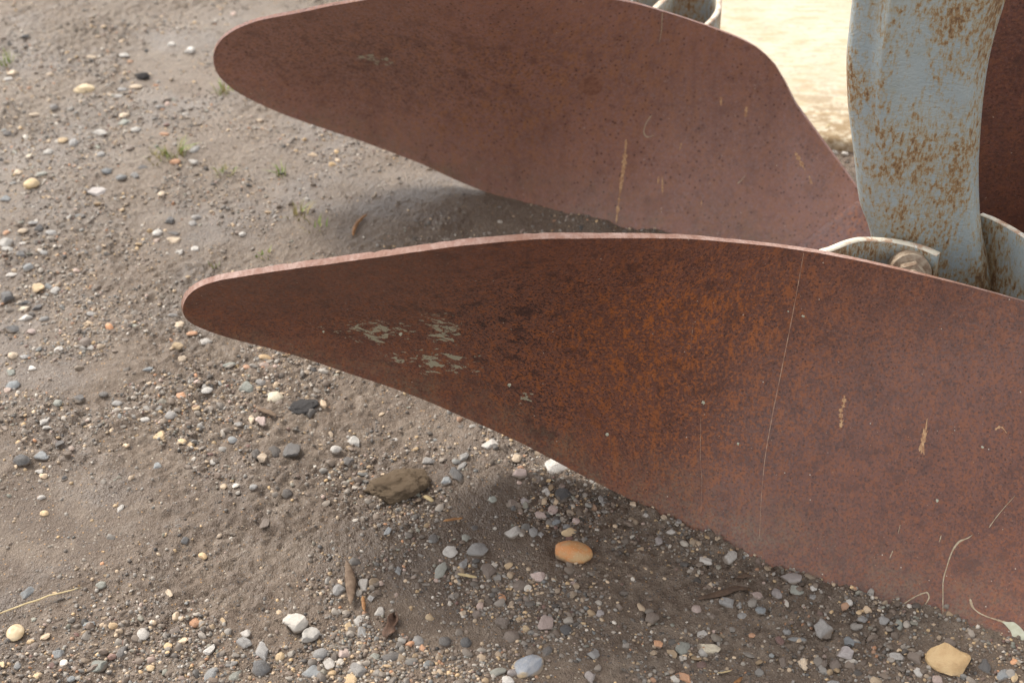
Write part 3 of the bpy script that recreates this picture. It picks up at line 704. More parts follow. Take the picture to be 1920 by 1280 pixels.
# ox, oy, zoom, then "x y w h colour+shape(rounded r, angular a) [tilt]" for each stone seen
RAW = [
(600, 780, 2.56, """165,110,80,75,pa 75,155,60,45,pr 360,105,40,35,wa 815,125,90,70,pa,-35 515,208,70,38,ga 690,190,55,45,gr 680,235,45,60,ga 660,275,75,100,da 605,308,60,60,ba 585,255,28,32,br 543,275,25,25,br
945,205,52,48,tr 965,265,95,50,ia 1125,235,130,95,wa,-25 875,270,38,28,or 1045,305,45,35,nr 1085,365,45,50,wa 1160,370,95,80,da 825,390,55,40,ea 980,405,45,45,lr 930,420,85,55,na 1015,395,35,35,ir 1118,450,60,55,ir 1055,470,70,40,ia,-35
1130,502,60,32,br 1185,525,45,30,br 1228,497,45,45,ir 930,550,80,90,pa,-30 755,635,110,70,gr 625,645,75,55,pr 1025,548,45,55,gr 1048,760,90,60,ia,-15 813,735,95,90,na 688,705,50,75,ga 580,735,55,85,er 960,810,95,70,na 325,548,38,42,br
550,487,35,25,pr 290,502,32,32,rr 265,460,28,28,or 545,580,50,45,dr 375,735,40,45,ba 430,765,38,32,rr 85,830,75,65,ga 210,805,60,75,pa 88,880,35,32,rr 250,858,40,75,ga 285,935,55,65,pa 1085,990,90,75,ir 525,958,42,38,or 985,1012,50,38,or
920,1050,85,60,nr 880,985,80,60,nr 850,1220,95,40,er 925,1222,65,45,lr 900,1265,70,45,pr 1315,1140,75,60,ga 1300,1245,60,65,lr 115,1130,70,80,ia 185,1215,85,90,ga 150,1255,85,60,oa 45,1185,65,55,pa 20,1135,40,50,pr 260,1150,55,45,er 345,1150,110,40,dr
495,1105,38,35,rr 430,1140,32,35,ir 470,1180,38,30,wr 135,1000,45,45,oa 1505,735,28,35,oa 1520,790,38,32,or 1365,825,30,38,oa 1620,1090,50,42,rr 1755,1245,65,65,ra 1535,938,28,28,or 1345,942,40,38,lr 1115,912,32,32,wa 1215,790,45,32,ir
1625,592,40,40,lr 1355,400,35,55,gr 1305,310,40,40,gr 1505,415,40,32,tr 1565,470,40,35,wa 1605,460,40,28,gr 1650,480,45,30,tr 1720,520,38,40,gr 1690,548,60,30,pa 850,535,38,28,ir 1195,555,80,40,or 1190,582,60,30,mr 750,945,60,45,na 685,938,45,32,tr
1595,965,70,60,nr 130,210,70,65,da 700,1080,60,50,dr 600,1075,70,60,dr 470,1070,65,55,gr 1180,1020,60,50,dr 1090,1120,70,55,da 1060,555,40,40,gr 740,525,45,35,dr 700,575,45,45,er"""),
(0, 800, 2.667, """800,35,70,60,oa 1460,125,110,75,da 1315,150,65,60,ta 1375,125,60,70,kr 1275,125,60,65,kr 1065,175,40,40,pr 785,190,50,55,ba 205,130,90,50,br 105,165,100,60,dr 200,220,50,30,pa 240,195,30,25,pr 340,210,35,20,rr 320,250,40,35,kr 205,345,45,30,pr
250,342,42,28,pr 600,400,45,50,pa 220,425,50,30,or 65,85,45,25,pr 295,75,60,35,dr 1435,325,60,50,kr 1265,295,45,32,gr 1350,260,45,30,pr 1325,480,55,65,na 1010,662,32,30,tr 590,716,38,28,pr 505,785,55,40,er 700,768,25,25,wa 135,820,65,70,ba,-20
70,840,55,22,gr 290,1125,75,60,ba 445,980,65,28,br 975,970,60,55,rr 950,1020,40,32,pr 785,1045,32,32,oa 715,1030,70,65,pr,20 610,1125,60,75,dr 485,1190,110,70,ea,15 430,1040,70,25,ga,15 845,825,35,50,ta,30 790,825,55,35,na 970,925,30,30,pr 1110,960,35,45,oa
880,1025,70,75,nr 860,1090,28,38,ra 1048,1110,65,75,pa 1215,1070,100,60,ga,-10 1228,1018,65,50,pa 1265,1040,28,22,or 1360,1000,30,45,oa 1310,1115,85,105,ga,15 1400,1142,52,48,or 1305,1205,105,85,dr 1432,1173,30,25,yr
1605,1130,85,60,gr 1655,1175,70,50,wr 1560,1215,115,85,ba,30 1170,1240,65,85,ea 1055,1230,80,90,ba 750,1195,45,40,or,30 970,1190,45,25,gr 1155,1175,70,30,gr 180,1230,45,45,oa 355,1250,50,35,br 85,1185,40,35,br 10,1180,35,40,or 1745,980,50,45,oa
1795,960,60,70,pa 1810,1020,60,60,ga 930,25,45,30,gr 910,65,50,35,or 1160,60,60,45,br 570,45,28,22,ra 235,10,60,25,pa 1450,20,35,25,pr 170,1090,50,40,nr 560,620,40,25,nr 925,565,45,35,dr"""),
(0, 400, 3.2, """35,105,45,45,rr 100,125,35,35,tr 135,172,55,38,wr 30,180,100,70,pr 45,207,85,40,pr 235,85,65,60,ka 200,60,65,30,gr 300,108,85,50,gr 135,105,65,35,tr 125,240,65,70,da,30 265,232,65,35,gr 95,295,45,35,gr 170,330,75,55,ba,-30 65,360,80,35,pr
270,298,60,25,or 230,445,85,65,oa,30 330,455,55,50,pr 230,487,48,35,br 285,430,45,55,br 45,505,110,90,da 150,530,90,50,kr 140,560,80,35,ca,15 150,615,90,65,wr,-15 225,555,75,55,dr 265,628,65,40,gr 190,700,60,38,ir 350,805,60,35,wr,20 320,835,50,30,tr
400,778,32,32,or 75,848,65,50,tr 150,850,70,45,gr 188,918,55,38,wa 65,945,70,60,ea,40 75,1025,95,55,br,20 445,955,52,32,rr 510,765,95,65,nr 545,795,50,40,pr 540,702,38,35,ir 705,645,40,35,tr 540,592,65,35,gr 760,475,30,25,wr 740,433,30,22,or
1045,157,105,50,ta 1045,112,120,35,dr 1080,228,60,42,pr 1170,205,75,48,pa,20 1455,118,65,45,pr,20 1570,200,50,28,gr 900,125,35,30,or 870,105,60,30,rr 945,110,70,55,pr 810,185,38,25,gr 1160,55,70,50,gr 1020,40,80,60,dr 1175,20,60,40,gr 1040,608,80,35,gr
1075,665,70,50,tr 1155,685,60,28,pr 1155,718,80,32,rr 985,665,40,42,or 1060,795,85,55,or,10 1235,765,80,50,pr,15 1095,865,60,40,tr 1375,897,85,30,er,15 890,928,75,40,br 1070,945,50,32,br 1240,1055,75,45,pr 1088,1088,65,52,rr 1205,1100,35,30,rr 1175,1155,55,38,or
1650,1095,110,75,cr,-10 1765,1058,45,28,rr,20 1480,1035,110,80,ea 1860,1190,105,80,da,-10 1510,1225,50,65,ta 1570,1245,75,70,ia 1430,1250,65,40,gr 1020,1210,80,60,gr 870,1222,65,40,pr 480,1105,90,60,da 265,1240,65,75,pa 235,1200,38,40,pr 1625,848,38,38,wr
1800,878,42,32,wr 1725,852,28,22,or 500,870,50,30,ir 925,960,45,35,ir 1590,1170,90,35,nr 400,735,45,30,kr 85,690,130,55,da 345,1130,60,45,er 1560,1010,80,50,gr 620,1080,60,40,dr 700,1130,70,40,gr"""),
(0, 0, 3.2, """75,435,75,50,tr 545,345,75,42,tr 745,335,65,38,pr 1025,262,55,38,wr 1140,305,90,55,pa 815,518,85,45,tr 735,530,70,38,gr 710,572,75,35,pr 990,545,45,35,wr 1160,555,45,35,kr 995,595,100,50,na,30 745,732,85,55,er 740,690,75,50,tr 835,735,35,30,kr
600,800,110,55,wr 815,775,65,45,pr 985,800,75,28,rr 375,838,65,55,or 440,850,60,75,gr 205,670,85,35,tr 318,635,65,40,gr 665,845,55,35,pr 820,855,55,32,rr 865,855,42,35,wr 880,795,40,30,pr 1210,822,60,30,wr 1090,830,45,30,or 780,885,50,45,nr 290,910,65,45,pr
178,930,50,42,cr 605,922,50,45,gr 658,910,40,38,gr 1170,895,65,75,ga 1160,972,75,42,pr 1050,965,80,45,rr 245,1040,85,55,er 105,1030,45,50,tr 640,1025,65,42,br 725,1055,75,45,br 805,1045,60,55,gr 895,1085,40,38,pr 1075,1105,50,38,gr 475,1100,50,35,gr
970,1160,50,45,tr 30,1185,75,60,ba,30 790,1190,30,25,or 685,1225,28,28,wr 480,1255,35,25,pr 1060,1262,50,30,or 45,800,60,40,dr 50,470,70,40,pr 35,570,45,30,pr 775,22,50,28,tr 375,240,30,25,wr 155,215,60,45,kr 240,565,60,28,pr 850,1000,80,50,dr 210,275,50,30,pr
320,320,60,30,gr 960,640,60,35,gr 1070,630,50,35,gr 1250,610,50,35,gr 1180,610,60,30,tr 910,612,45,30,or"""),
(1250, 900, 2.8656, """205,440,95,45,wr,-15 345,405,90,75,pa 425,385,50,32,pr 445,435,40,30,ir 670,510,120,65,la,-15 790,565,42,40,pr 830,565,28,30,ir 595,598,60,65,lr 490,615,100,50,ia,-40 700,580,85,55,er 790,625,50,38,gr 330,655,95,65,ga 240,560,42,42,tr 160,690,60,45,ir
245,725,50,35,nr 408,715,60,38,gr 345,712,35,38,ir 980,665,42,45,pr 1050,690,38,38,ca 910,640,40,35,gr 1050,735,75,40,ga 1165,735,70,55,gr 1250,765,65,75,ea 1130,765,60,22,rr,-20 835,790,120,105,ga 985,860,130,60,ba,-20 965,930,115,75,lr 195,815,60,55,wr
230,905,145,65,ca,-30 90,900,85,80,er 645,805,55,38,gr 700,868,110,28,br 610,850,45,50,mr 735,970,65,85,ta 660,950,32,30,yr 625,970,45,50,na 555,965,40,35,lr 1235,945,95,45,pr,-15 1520,865,75,40,nr 1710,985,85,90,dr 1805,1040,70,105,ba,-40 1340,945,85,70,na
1360,1020,70,55,pr 1330,1038,38,35,tr 1455,1065,65,45,ir 115,1060,70,65,ra 190,985,60,40,mr 905,990,70,70,nr 840,985,60,55,nr 775,1005,40,30,gr 700,1062,35,35,br 1870,1050,40,60,or 900,1080,80,30,gr 1200,800,35,25,tr 505,690,60,50,br 395,670,45,40,gr"""),
(1480, 240, 1.0, """72,50,16,16,wa 85,42,14,18,pr 95,60,14,12,ta 60,40,12,14,gr 82,70,16,10,dr 105,45,14,14,pa 70,30,12,8,dr 100,75,15,12,gr 92,28,12,10,tr""")]
stones = []
for ox, oy, zm, txt in RAW:
    for it in txt.split():
        q = it.split(',')
        x, y, w, h = (float(v) for v in q[:4])
        if oy == 240: x, y = ox + x, oy + y
        else: x, y, w, h = ox + x/zm, oy + y/zm, w/zm, h/zm
        stones.append(dict(x=x, y=y, w=w, h=h, c=K[q[4][0]], a=q[4][1] == 'a', rot=float(q[5]) if len(q) > 5 else random.uniform(-25, 25)))
keep = []
for s in stones:                                         # drop double entries of neighbouring views
    if all(math.hypot(s['x']-t['x'], s['y']-t['y']) > 0.35*min(s['w'], t['w']) for t in keep): keep.append(s)
stones = sorted(keep, key=lambda s: -s['w']*s['h'])

def rock_template(seed, angular, sub=3):
    rg = random.Random(seed); bm = bmesh.new(); bmesh.ops.create_icosphere(bm, subdivisions=sub, radius=1.0)
    planes = []
    for _ in range(0 if angular is None else 9 if angular else 5):
        n = Vector((rg.gauss(0, 1), rg.gauss(0, 1), rg.gauss(0, 0.9))).normalized(); planes.append((n, rg.uniform(0.5, 0.8) if angular else rg.uniform(0.78, 0.95)))
    if angular: planes.append((Vector((rg.uniform(-.25, .25), rg.uniform(-.25, .25), 1)).normalized(), 0.62))
    off = Vector((rg.random()*50, rg.random()*50, 0))
    for v in bm.verts:
        p = v.co.copy()
        for n, d in planes:
            e = p.dot(n) - d
            if e > 0: p -= n*e*(0.94 if angular else 0.7)
        p *= 1 + (0.10 if angular is None else 0.22)*mnoise.noise(p*1.5 + off) + 0.07*mnoise.noise(p*4.5 + off)
        v.co = p
    ext = [max(abs(v.co[k]) for v in bm.verts) for k in range(3)]
    for v in bm.verts: v.co = Vector((v.co.x/ext[0], v.co.y/ext[1], v.co.z/ext[2]))
    return bm
stone_m = stone_material('stone', 'OBJ')
def rock_mesh(seed, angular, sub=3):
    bm = rock_template(seed, angular, sub); me = bpy.data.meshes.new('stone'); bm.to_mesh(me); bm.free()
    me.materials.append(stone_m); me.polygons.foreach_set('use_smooth', np.ones(len(me.polygons), bool))
    if angular: me.set_sharp_from_angle(angle=R(28))
    return me
ANG = [rock_mesh(100 + i, True) for i in range(12)]
RND = [rock_mesh(200 + i, False) for i in range(12)]
def place_rock(me, x, y, w, h, rot, colour, name='stone', flat=0.55, sink=0.35, zoff=0.0):
    p = at_z(x, y, 0); p = at_z(x, y, float(ground_h(p[0], p[1])) + 0.003)
    D = to_px(p)[2]; m = D / 2954
    a = w*m*0.5; b = h*m*0.5 / 0.74; c = flat*min(a, b)*random.uniform(0.85, 1.15)
    o = bpy.data.objects.new(name, me); link(o)
    o.scale = (a, b, c)
    o.rotation_euler = (R(random.uniform(-9, 9)), R(random.uniform(-9, 9)), R(rot))
    o.location = (p[0], p[1], float(ground_h(p[0], p[1])) + c*(1 - 2*sink) * 0.6 + zoff)
    cc = lin(SRGB[colour]) if isinstance(colour, str) else lin(colour)
    gm = 0.33*sum(cc); cc = tuple(gm + (ch - gm)*0.72 for ch in cc)
    v = random.uniform(0.75, 1.1); mx = random.uniform(0.0, 0.3)
    o.color = (*(min(0.9, ch*v*1.05*(1-mx) + mc*mx) for ch, mc in zip(cc, (0.19, 0.15, 0.118))), 1)
    return o

# --- the stones one would point at
def special_material(name, c1, c2, scale, c3=None, edge=False):
    t = NT(name); co = t.coord('Object'); n = t.noise(co, scale, 5, 0.6); b = t.noise(co, 9, 4, 0.7)
    col = t.mix(t.step(n, 0.4, 0.62), c1, c2)
    if c3:
        if edge:
            s = t.sep(co); r = t.math('ADD', t.math('MULTIPLY', s[0], s[0]), t.math('MULTIPLY', s[1], s[1]))
            col = t.mix(t.math('MULTIPLY', t.step(t.math('ADD', r, t.math('MULTIPLY', n, 0.5)), 0.85, 1.1), 0.8), col, c3)
        else: col = t.mix(t.step(b, 0.55, 0.7), col, c3)
    low = t.step(t.math('ADD', t.sep(co)[2], t.math('MULTIPLY', b, 0.6)), 0.35, 0.05)
    col = t.mix(t.math('MULTIPLY', low, 0.7), col, (0.165, 0.128, 0.098))
    return t.done(col, 0.55, t.bump(b, 0.3, 0.03), 0.4)
def special(seed, ang, mat, *a, label=None, **k):
    me = rock_mesh(seed, ang); me.materials.clear(); me.materials.append(mat)
    o = place_rock(me, *a, **k); tag(o, label, 'stone', 'stones bedded in the muddy gravel'); return o
LM = []                                                 # landmarks for the labels
def landmark(px, py, phrase): LM.append((px, py, phrase))
special(301, None, special_material('orange_flint', (0.50, 0.215, 0.075), (0.42, 0.27, 0.13), 0.9, (0.55, 0.36, 0.22)), 1075, 1036, 73, 41, -12, 'orange', flat=0.7, sink=0.2, label='glossy orange oval pebble, biggest orange stone, under the near mouldboard'); landmark(1075, 1036, 'the big orange oval pebble')
special(302, True, special_material('tan_flint', (0.48, 0.33, 0.17), (0.42, 0.27, 0.13), 1.3), 1779, 1237, 90, 60, -6, 'tan', flat=0.6, sink=0.2, label='large flat tan stone at the bottom right below the near mouldboard'); landmark(1779, 1237, 'the large flat tan stone')
special(303, True, special_material('blue_flint', (0.23, 0.245, 0.275), (0.30, 0.30, 0.31), 1.5, (0.42, 0.29, 0.14), True), 991, 1245, 56, 56, -35, 'blue', flat=0.4, sink=0.25, label='flat blue-grey flint with a tan rim at the bottom centre'); landmark(991, 1245, 'the flat blue flint')
special(304, True, special_material('white_lump', (0.46, 0.415, 0.365), (0.36, 0.325, 0.285), 1.6), 555, 1166, 50, 46, 10, 'white', flat=0.6, sink=0.2, label='lumpy whitish stone touching a second pale stone at the bottom left'); landmark(560, 1175, 'the lumpy whitish stone')
special(305, True, special_material('pale_shard', (0.40, 0.37, 0.335), (0.32, 0.30, 0.275), 1.6), 583, 1193, 36, 32, -20, 'pale', flat=0.6, sink=0.25, label='pale angular stone leaning against the lumpy whitish stone')
special(306, False, special_material('cream_stone', (0.60, 0.47, 0.30), (0.50, 0.38, 0.23), 1.5), 159, 167, 43, 21, 12, 'ochre', flat=0.75, sink=0.2, label='cream kidney-shaped stone at the upper left'); landmark(159, 167, 'the cream kidney-shaped stone')
special(307, False, special_material('ochre_stone', (0.55, 0.40, 0.21), (0.48, 0.36, 0.22), 1.2), 59, 346, 31, 21, 8, 'ochre', flat=0.75, sink=0.2, label='round ochre pebble near the left edge, level with the grass tufts'); landmark(59, 346, 'the round ochre pebble')
special(308, True, special_material('pinkish_slab', (0.42, 0.37, 0.34), (0.34, 0.30, 0.28), 1.5), 184, 359, 42, 22, 8, 'pink', flat=0.4, sink=0.3, label='pinkish grey flat stone right of the round ochre pebble'); landmark(184, 359, 'the pinkish grey flat stone')

clod_m = simple('dry_mud_clod', (0.25, 0.18, 0.115), (0.165, 0.115, 0.073), 90, 0.95, 0.9, 0.006)
def clod(px, py, w, h, label, mat=clod_m, cat='clod', name='mud_clod', flat=0.6, seed=400):
    bm = rock_template(seed, False, 5)
    for v in bm.verts: v.co *= 1 + 0.14*mnoise.noise(v.co*2.6) + 0.08*mnoise.noise(v.co*7) + 0.05*mnoise.noise(v.co*17)
    me = bpy.data.meshes.new(name); bm.to_mesh(me); bm.free(); me.materials.append(mat); me.polygons.foreach_set('use_smooth', np.ones(len(me.polygons), bool))
    o = place_rock(me, px, py, w, h, 14, 'brown', name, flat=flat, sink=0.25); return tag(o, label, cat)
clod(746, 912, 122, 70, 'pointed olive-brown lump of dried mud beneath the near mouldboard', flat=0.5, seed=431); landmark(746, 912, 'the brown mud lump')
tar_m = simple('black_earth', (0.060, 0.055, 0.054), (0.090, 0.080, 0.076), 120, 0.9, 0.9, 0.004)
clod(568, 760, 60, 34, 'blackish crumbly lump of earth below the near mouldboard tail', tar_m, flat=0.3, seed=411); landmark(568, 760, 'the blackish crumbly lump')
clod(268, 143, 26, 17, 'small black crumb of earth above the left grass tuft', tar_m, flat=0.6, seed=412)

landmark(325, 285, 'the brightest grass tuft'); landmark(345, 590, 'the near blade tip'); landmark(402, 115, 'the far blade tip')
landmark(655, 1090, 'the upright wood sliver'); landmark(27, 1183, 'the pale shell'); landmark(80, 1130, 'the long straw stalk'); landmark(673, 420, 'the brown twig between the blades'); landmark(1360, 1108, 'the dark wood strip'); landmark(1575, 255, 'the pavement edge straw')

# --- every other stone one can pick out
indiv, rest = stones[:288], stones[288:]
for i, s in enumerate(indiv):
    me = (ANG if s['a'] or random.random() < 0.35 else RND)[random.randrange(12)]
    s['o'] = place_rock(me, s['x'], s['y'], s['w'], s['h'], s['rot'] + (180 if random.random() < 0.5 else 0), s['c'], flat=0.62 if not s['a'] else 0.58, sink=random.uniform(0.28, 0.55))
    l = min(LM, key=lambda q: math.hypot(q[0]-s['x'], q[1]-s['y']))
    dx, dy = s['x']-l[0], s['y']-l[1]
    rel = ('left of' if dx < 0 else 'right of') if abs(dx) > abs(dy) else ('behind' if dy < 0 else 'in front of')
    s['d'] = f"{WORD[s['c']]} {'angular stone' if s['a'] else 'pebble'} {rel} {l[2]}"
    s['near'] = math.hypot(dx, dy)
ORD = ['nearest', 'second nearest', 'third nearest', 'fourth nearest', 'fifth nearest', 'sixth nearest', 'seventh nearest', 'eighth nearest']
for d in set(s['d'] for s in indiv):
    g = sorted((s for s in indiv if s['d'] == d), key=lambda s: s['near'])
    for k, s in enumerate(g):
        tag(s['o'], d if len(g) == 1 else f"{ORD[min(k, 7)]} {d}", 'stone', 'stones bedded in the muddy gravel')

# --- small gravel: far too many to count
def base_rock(sub, n):
    out = []
    for k in range(n):
        bm = bmesh.new(); bmesh.ops.create_icosphere(bm, subdivisions=sub, radius=1.0); rg = random.Random(k + 10*sub)
        bm.verts.ensure_lookup_table()
        v = np.array([x.co[:] for x in bm.verts]); f = np.array([[q.index for q in p.verts] for p in bm.faces]); bm.free()
        for _ in range(5):
            nrm = np.array([rg.gauss(0, 1) for _ in range(3)]); nrm /= np.linalg.norm(nrm); e = np.maximum(v @ nrm - rg.uniform(0.55, 0.9), 0); v = v - e[:, None]*nrm*0.95
        v *= 1 + 0.12*np.array([rg.uniform(-1, 1) for _ in range(len(v))])[:, None]
        out.append((v, f))
    return out
PAL = [('grey', 20), ('pale', 15), ('dark', 16), ('blue', 5), ('brown', 30), ('tan', 18), ('ochre', 9), ('orange', 3), ('pink', 4), ('white', 5), ('black', 5), ('green', 4), ('maroon', 2)]
pal_c = np.array([lin(SRGB[p[0]]) for p in PAL])*np.array((1.05, 1.0, 0.92)); pal_p = np.array([p[1] for p in PAL], float); pal_p /= pal_p.sum()
DENSE = [(820, 960, 200, 90, 1.2), (1000, 1000, 170, 110, 1.6), (640, 1200, 190, 90, 2.2), (950, 1180, 260, 110, 0.3), (200, 120, 420, 130, 1.3), (500, 780, 260, 90, 1.3), (130, 560, 200, 150, 1.3), (230, 250, 230, 110, 1.2), (1250, 960, 300, 40, 1.0), (380, 1180, 200, 90, 0.8)]
SPARSE = [(850, 370, 260, 55, 0.85), (330, 960, 260, 80, 0.7), (700, 1010, 90, 60, 0.6), (420, 570, 120, 60, 0.5), (1150, 1120, 120, 40, 0.4), (1450, 1160, 300, 120, 0.45), (160, 930, 160, 60, 0.5)]
def density(px, py):
    w = 0.85 + 0*px
    for cx, cy, rx, ry, a in DENSE: w = w + a*np.exp(-((px-cx)/rx)**2 - ((py-cy)/ry)**2)
    for cx, cy, rx, ry, a in SPARSE: w = w * (1 - a*np.exp(-((px-cx)/rx)**2 - ((py-cy)/ry)**2))
    return w
def gravel(name, count, rmin, rmax, power, sub, label, mudmix, seed):
    rg = np.random.default_rng(seed); base = base_rock(sub, 6); VV, FF, CC = [], [], []; off = 0
    n = count*8
    y = 1.06 + 2.5*rg.random(n)**1.5; half = 0.42*y + 0.16; x = (rg.random(n)*2-1)*half
    z = ground_h(x, y); q = np.stack([x, y, z], 1) - CO; D = q @ CF
    px = 960 + q[:, 0]/D/TH*960; py = 640 - (q @ CU)/D/TH*960
    clump = np.clip(0.4 + 2.6*(vnoise(x, y, 12, 11) + 0.5*vnoise(x, y, 30, 12)) + 0.45, 0.05, 2)
    w = density(px, py)*clump
    for b in BANKS: w = w + 0.9*np.exp(-(seg_dist(x, y, b)/0.018)**2)
    pick = rg.random(n) < w / 3.2
    x, y, z = x[pick][:count], y[pick][:count], z[pick][:count]; n = len(x)
    r = rmin + (rmax - rmin)*rg.random(n)**power
    ci = rg.choice(len(PAL), n, p=pal_p); col = pal_c[ci]*0.88*(0.6 + 0.7*rg.random((n, 1))); col = col.mean(1, keepdims=True) + (col - col.mean(1, keepdims=True))*0.75
    mm = rg.random((n, 1))*mudmix; col = col*(1-mm) + np.array((0.165, 0.128, 0.098))*mm
    ang = rg.random(n)*6.283; sx = 0.8 + 0.6*rg.random(n); sy = 0.7 + 0.5*rg.random(n); sz = 0.45 + 0.35*rg.random(n)
    tl = (rg.random((n, 2)) - 0.5)*0.7
    which = rg.integers(0, len(base), n)
    for k in range(len(base)):
        I = np.where(which == k)[0]; v, f = base[k]
        P = v[None]*np.stack([sx[I], sy[I], sz[I]], 1)[:, None]*r[I][:, None, None]
        c, s = np.cos(ang[I])[:, None], np.sin(ang[I])[:, None]
        X = P[..., 0]*c - P[..., 1]*s; Y = P[..., 0]*s + P[..., 1]*c; Z = P[..., 2] + X*tl[I, :1] + Y*tl[I, 1:]
        P = np.stack([X + x[I][:, None], Y + y[I][:, None], Z + (z[I] + r[I]*sz[I]*0.15)[:, None]], -1)
        VV.append(P.reshape(-1, 3)); FF.append((f[None] + (np.arange(len(I))*len(v))[:, None, None] + off).reshape(-1, 3)); CC.append(np.repeat(col[I], len(v), 0)); off += len(I)*len(v)
    V, F, C = np.concatenate(VV), np.concatenate(FF), np.concatenate(CC)
    me = fast_mesh(name, V, F); me.materials.append(gravel_m)
    a = me.color_attributes.new('stone_colour', 'FLOAT_COLOR', 'POINT'); a.data.foreach_set('color', np.concatenate([C, np.ones((len(C), 1))], 1).astype(np.float32).ravel())
    o = link(bpy.data.objects.new(name, me)); o['kind'] = 'stuff'; return tag(o, label, 'gravel')
gravel_m = stone_material('gravel', 'ATTR')
g1 = gravel('gravel', 7200, 0.0024, 0.0062, 2.4, 2, 'small mixed grey, tan and dark gravel scattered over the mud', 0.85, 21); g1.data.set_sharp_from_angle(angle=R(30))
g2 = gravel('fine_gravel', 66000, 0.0010, 0.0032, 2.0, 1, 'fine sandy grit and crumbs covering the mud', 0.6, 22)

# ------------------------------------------------------------------ twigs, straw, wood, shell, grass
def stick(name, p0, p1, wpx, mat, label, cat, bend=0.0, lift=0.004, taper=0.6, flat=0.6, n=10):
    a, b = at_z(*p0, 0), at_z(*p1, 0); m = to_px((a+b)/2)[2] / 2954; r = wpx*m*0.5
    verts, faces = [], []; d = (b-a); sd = np.array((-d[1], d[0], 0)); sd /= np.linalg.norm(sd)
    for i in range(n):
        s = i/(n-1); c = a + d*s + sd*bend*math.sin(math.pi*s)*np.linalg.norm(d) + sd*0.0012*float(vnoise(s*3, p0[0], 2.3, 4))
        c[2] = float(ground_h(c[0], c[1]))*0.5 + float(ground_h(*(a+d*.5)[:2]))*0.5 + lift
        rr = r*(1 - (1-taper)*abs(2*s-1)**1.5) * (0.45 if i in (0, n-1) else 1)
        for k in range(8):
            t = 2*math.pi*k/8; verts.append(c + sd*rr*math.cos(t) + np.array((0, 0, 1))*rr*flat*math.sin(t))
        if i:
            for k in range(8): faces.append(((i-1)*8+k, (i-1)*8+(k+1) % 8, i*8+(k+1) % 8, i*8+k))
    faces.append(tuple(range(7, -1, -1))); faces.append(tuple((n-1)*8+k for k in range(8)))
    return tag(mesh_obj(name, verts, faces, mat), label, cat)
wood = simple('weathered_wood', (0.20, 0.14, 0.095), (0.11, 0.07, 0.045), 120, 0.8, 0.5, 0.001)
bark = simple('orange_brown_bark', (0.30, 0.15, 0.06), (0.16, 0.075, 0.03), 150, 0.7)
strawm = simple('dry_straw', (0.46, 0.36, 0.20), (0.36, 0.27, 0.14), 150, 0.6)
darkw = simple('dark_damp_wood', (0.10, 0.062, 0.04), (0.06, 0.038, 0.026), 120, 0.8)
stick('twig', (662, 442), (688, 400), 8, bark, 'orange-brown twig lying in the shade between the two mouldboards', 'twig', 0.08)
stick('wood_sliver', (650, 1052), (658, 1136), 22, wood, 'pointed brown wood sliver standing out among stones at the bottom', 'wood sliver', 0.03, 0.008, 0.2, 0.35)
stick('straw_stalk', (-30, 1168), (155, 1106), 4.5, strawm, 'long thin straw stalk on the mud at the lower left edge', 'straw', 0.05, 0.007)
stick('twig', (831, 971), (868, 964), 7, bark, 'short orange twig right of the brown mud lump', 'twig')
stick('straw_stalk', (858, 1074), (894, 1080), 8, strawm, 'short tan straw piece left of the orange oval pebble', 'straw', lift=0.008)
stick('straw_stalk', (795, 928), (812, 938), 10, strawm, 'stubby straw piece touching the brown mud lump', 'straw', lift=0.006)
stick('wood_strip', (1310, 1118), (1408, 1096), 17, darkw, 'dark flat strip of wood in front of the near mouldboard edge', 'wood strip', 0.02, 0.005, 0.4, 0.35)
stick('wood_chip', (1382, 1084), (1408, 1078), 12, darkw, 'small dark wood chip just behind the dark wood strip', 'wood chip', 0, 0.005, 0.4, 0.35)
stick('straw_stalk', (1346, 1256), (1373, 1248), 4, strawm, 'tiny straw stalk at the bottom right of centre', 'straw')
stick('wood_chip', (480, 766), (520, 780), 14, wood, 'brown wood chip beside the blackish crumbly lump', 'wood chip', 0, 0.006, 0.3, 0.35)
stick('bark_chip', (1368, 1284), (1392, 1262), 9, bark, 'reddish bark chip at the bottom edge', 'bark chip')
stick('bark_chip', (684, 1146), (680, 1118), 8, bark, 'orange bark chip right of the upright wood sliver', 'bark chip', 0, 0.006)
# crumpled dead leaf
def leaf():
    c = at_z(733, 1172, 0); m = to_px(c)[2]/2954; verts, faces = [], []; n = 9
    for i in range(n):
        s = i/(n-1); w = 15*m*(1 + 0.35*math.sin(9*s))*math.sin(math.pi*min(1, 0.12 + 0.85*s))
        for k in range(5):
            u = (k-2)/2; z = 0.004 + 0.004*abs(u) + 0.003*math.sin(5*s + 2*u)
            verts.append((c[0] + u*w*0.8 + 12*m*(s-.5), c[1] + (s-.5)*44*m/0.7, c[2] + float(ground_h(c[0], c[1])) + z))
        if i:
            for k in range(4): faces.append(((i-1)*5+k, (i-1)*5+k+1, i*5+k+1, i*5+k))
    o = mesh_obj('dead_leaf', verts, faces, simple('dead_leaf', (0.13, 0.075, 0.05), (0.07, 0.042, 0.03), 110, 0.8, 0.5, 0.002))
    md = o.modifiers.new('Solidify', 'SOLIDIFY'); md.thickness = 0.0006
    tag(o, 'crumpled dark brown dead leaf below the upright wood sliver', 'leaf')
leaf()
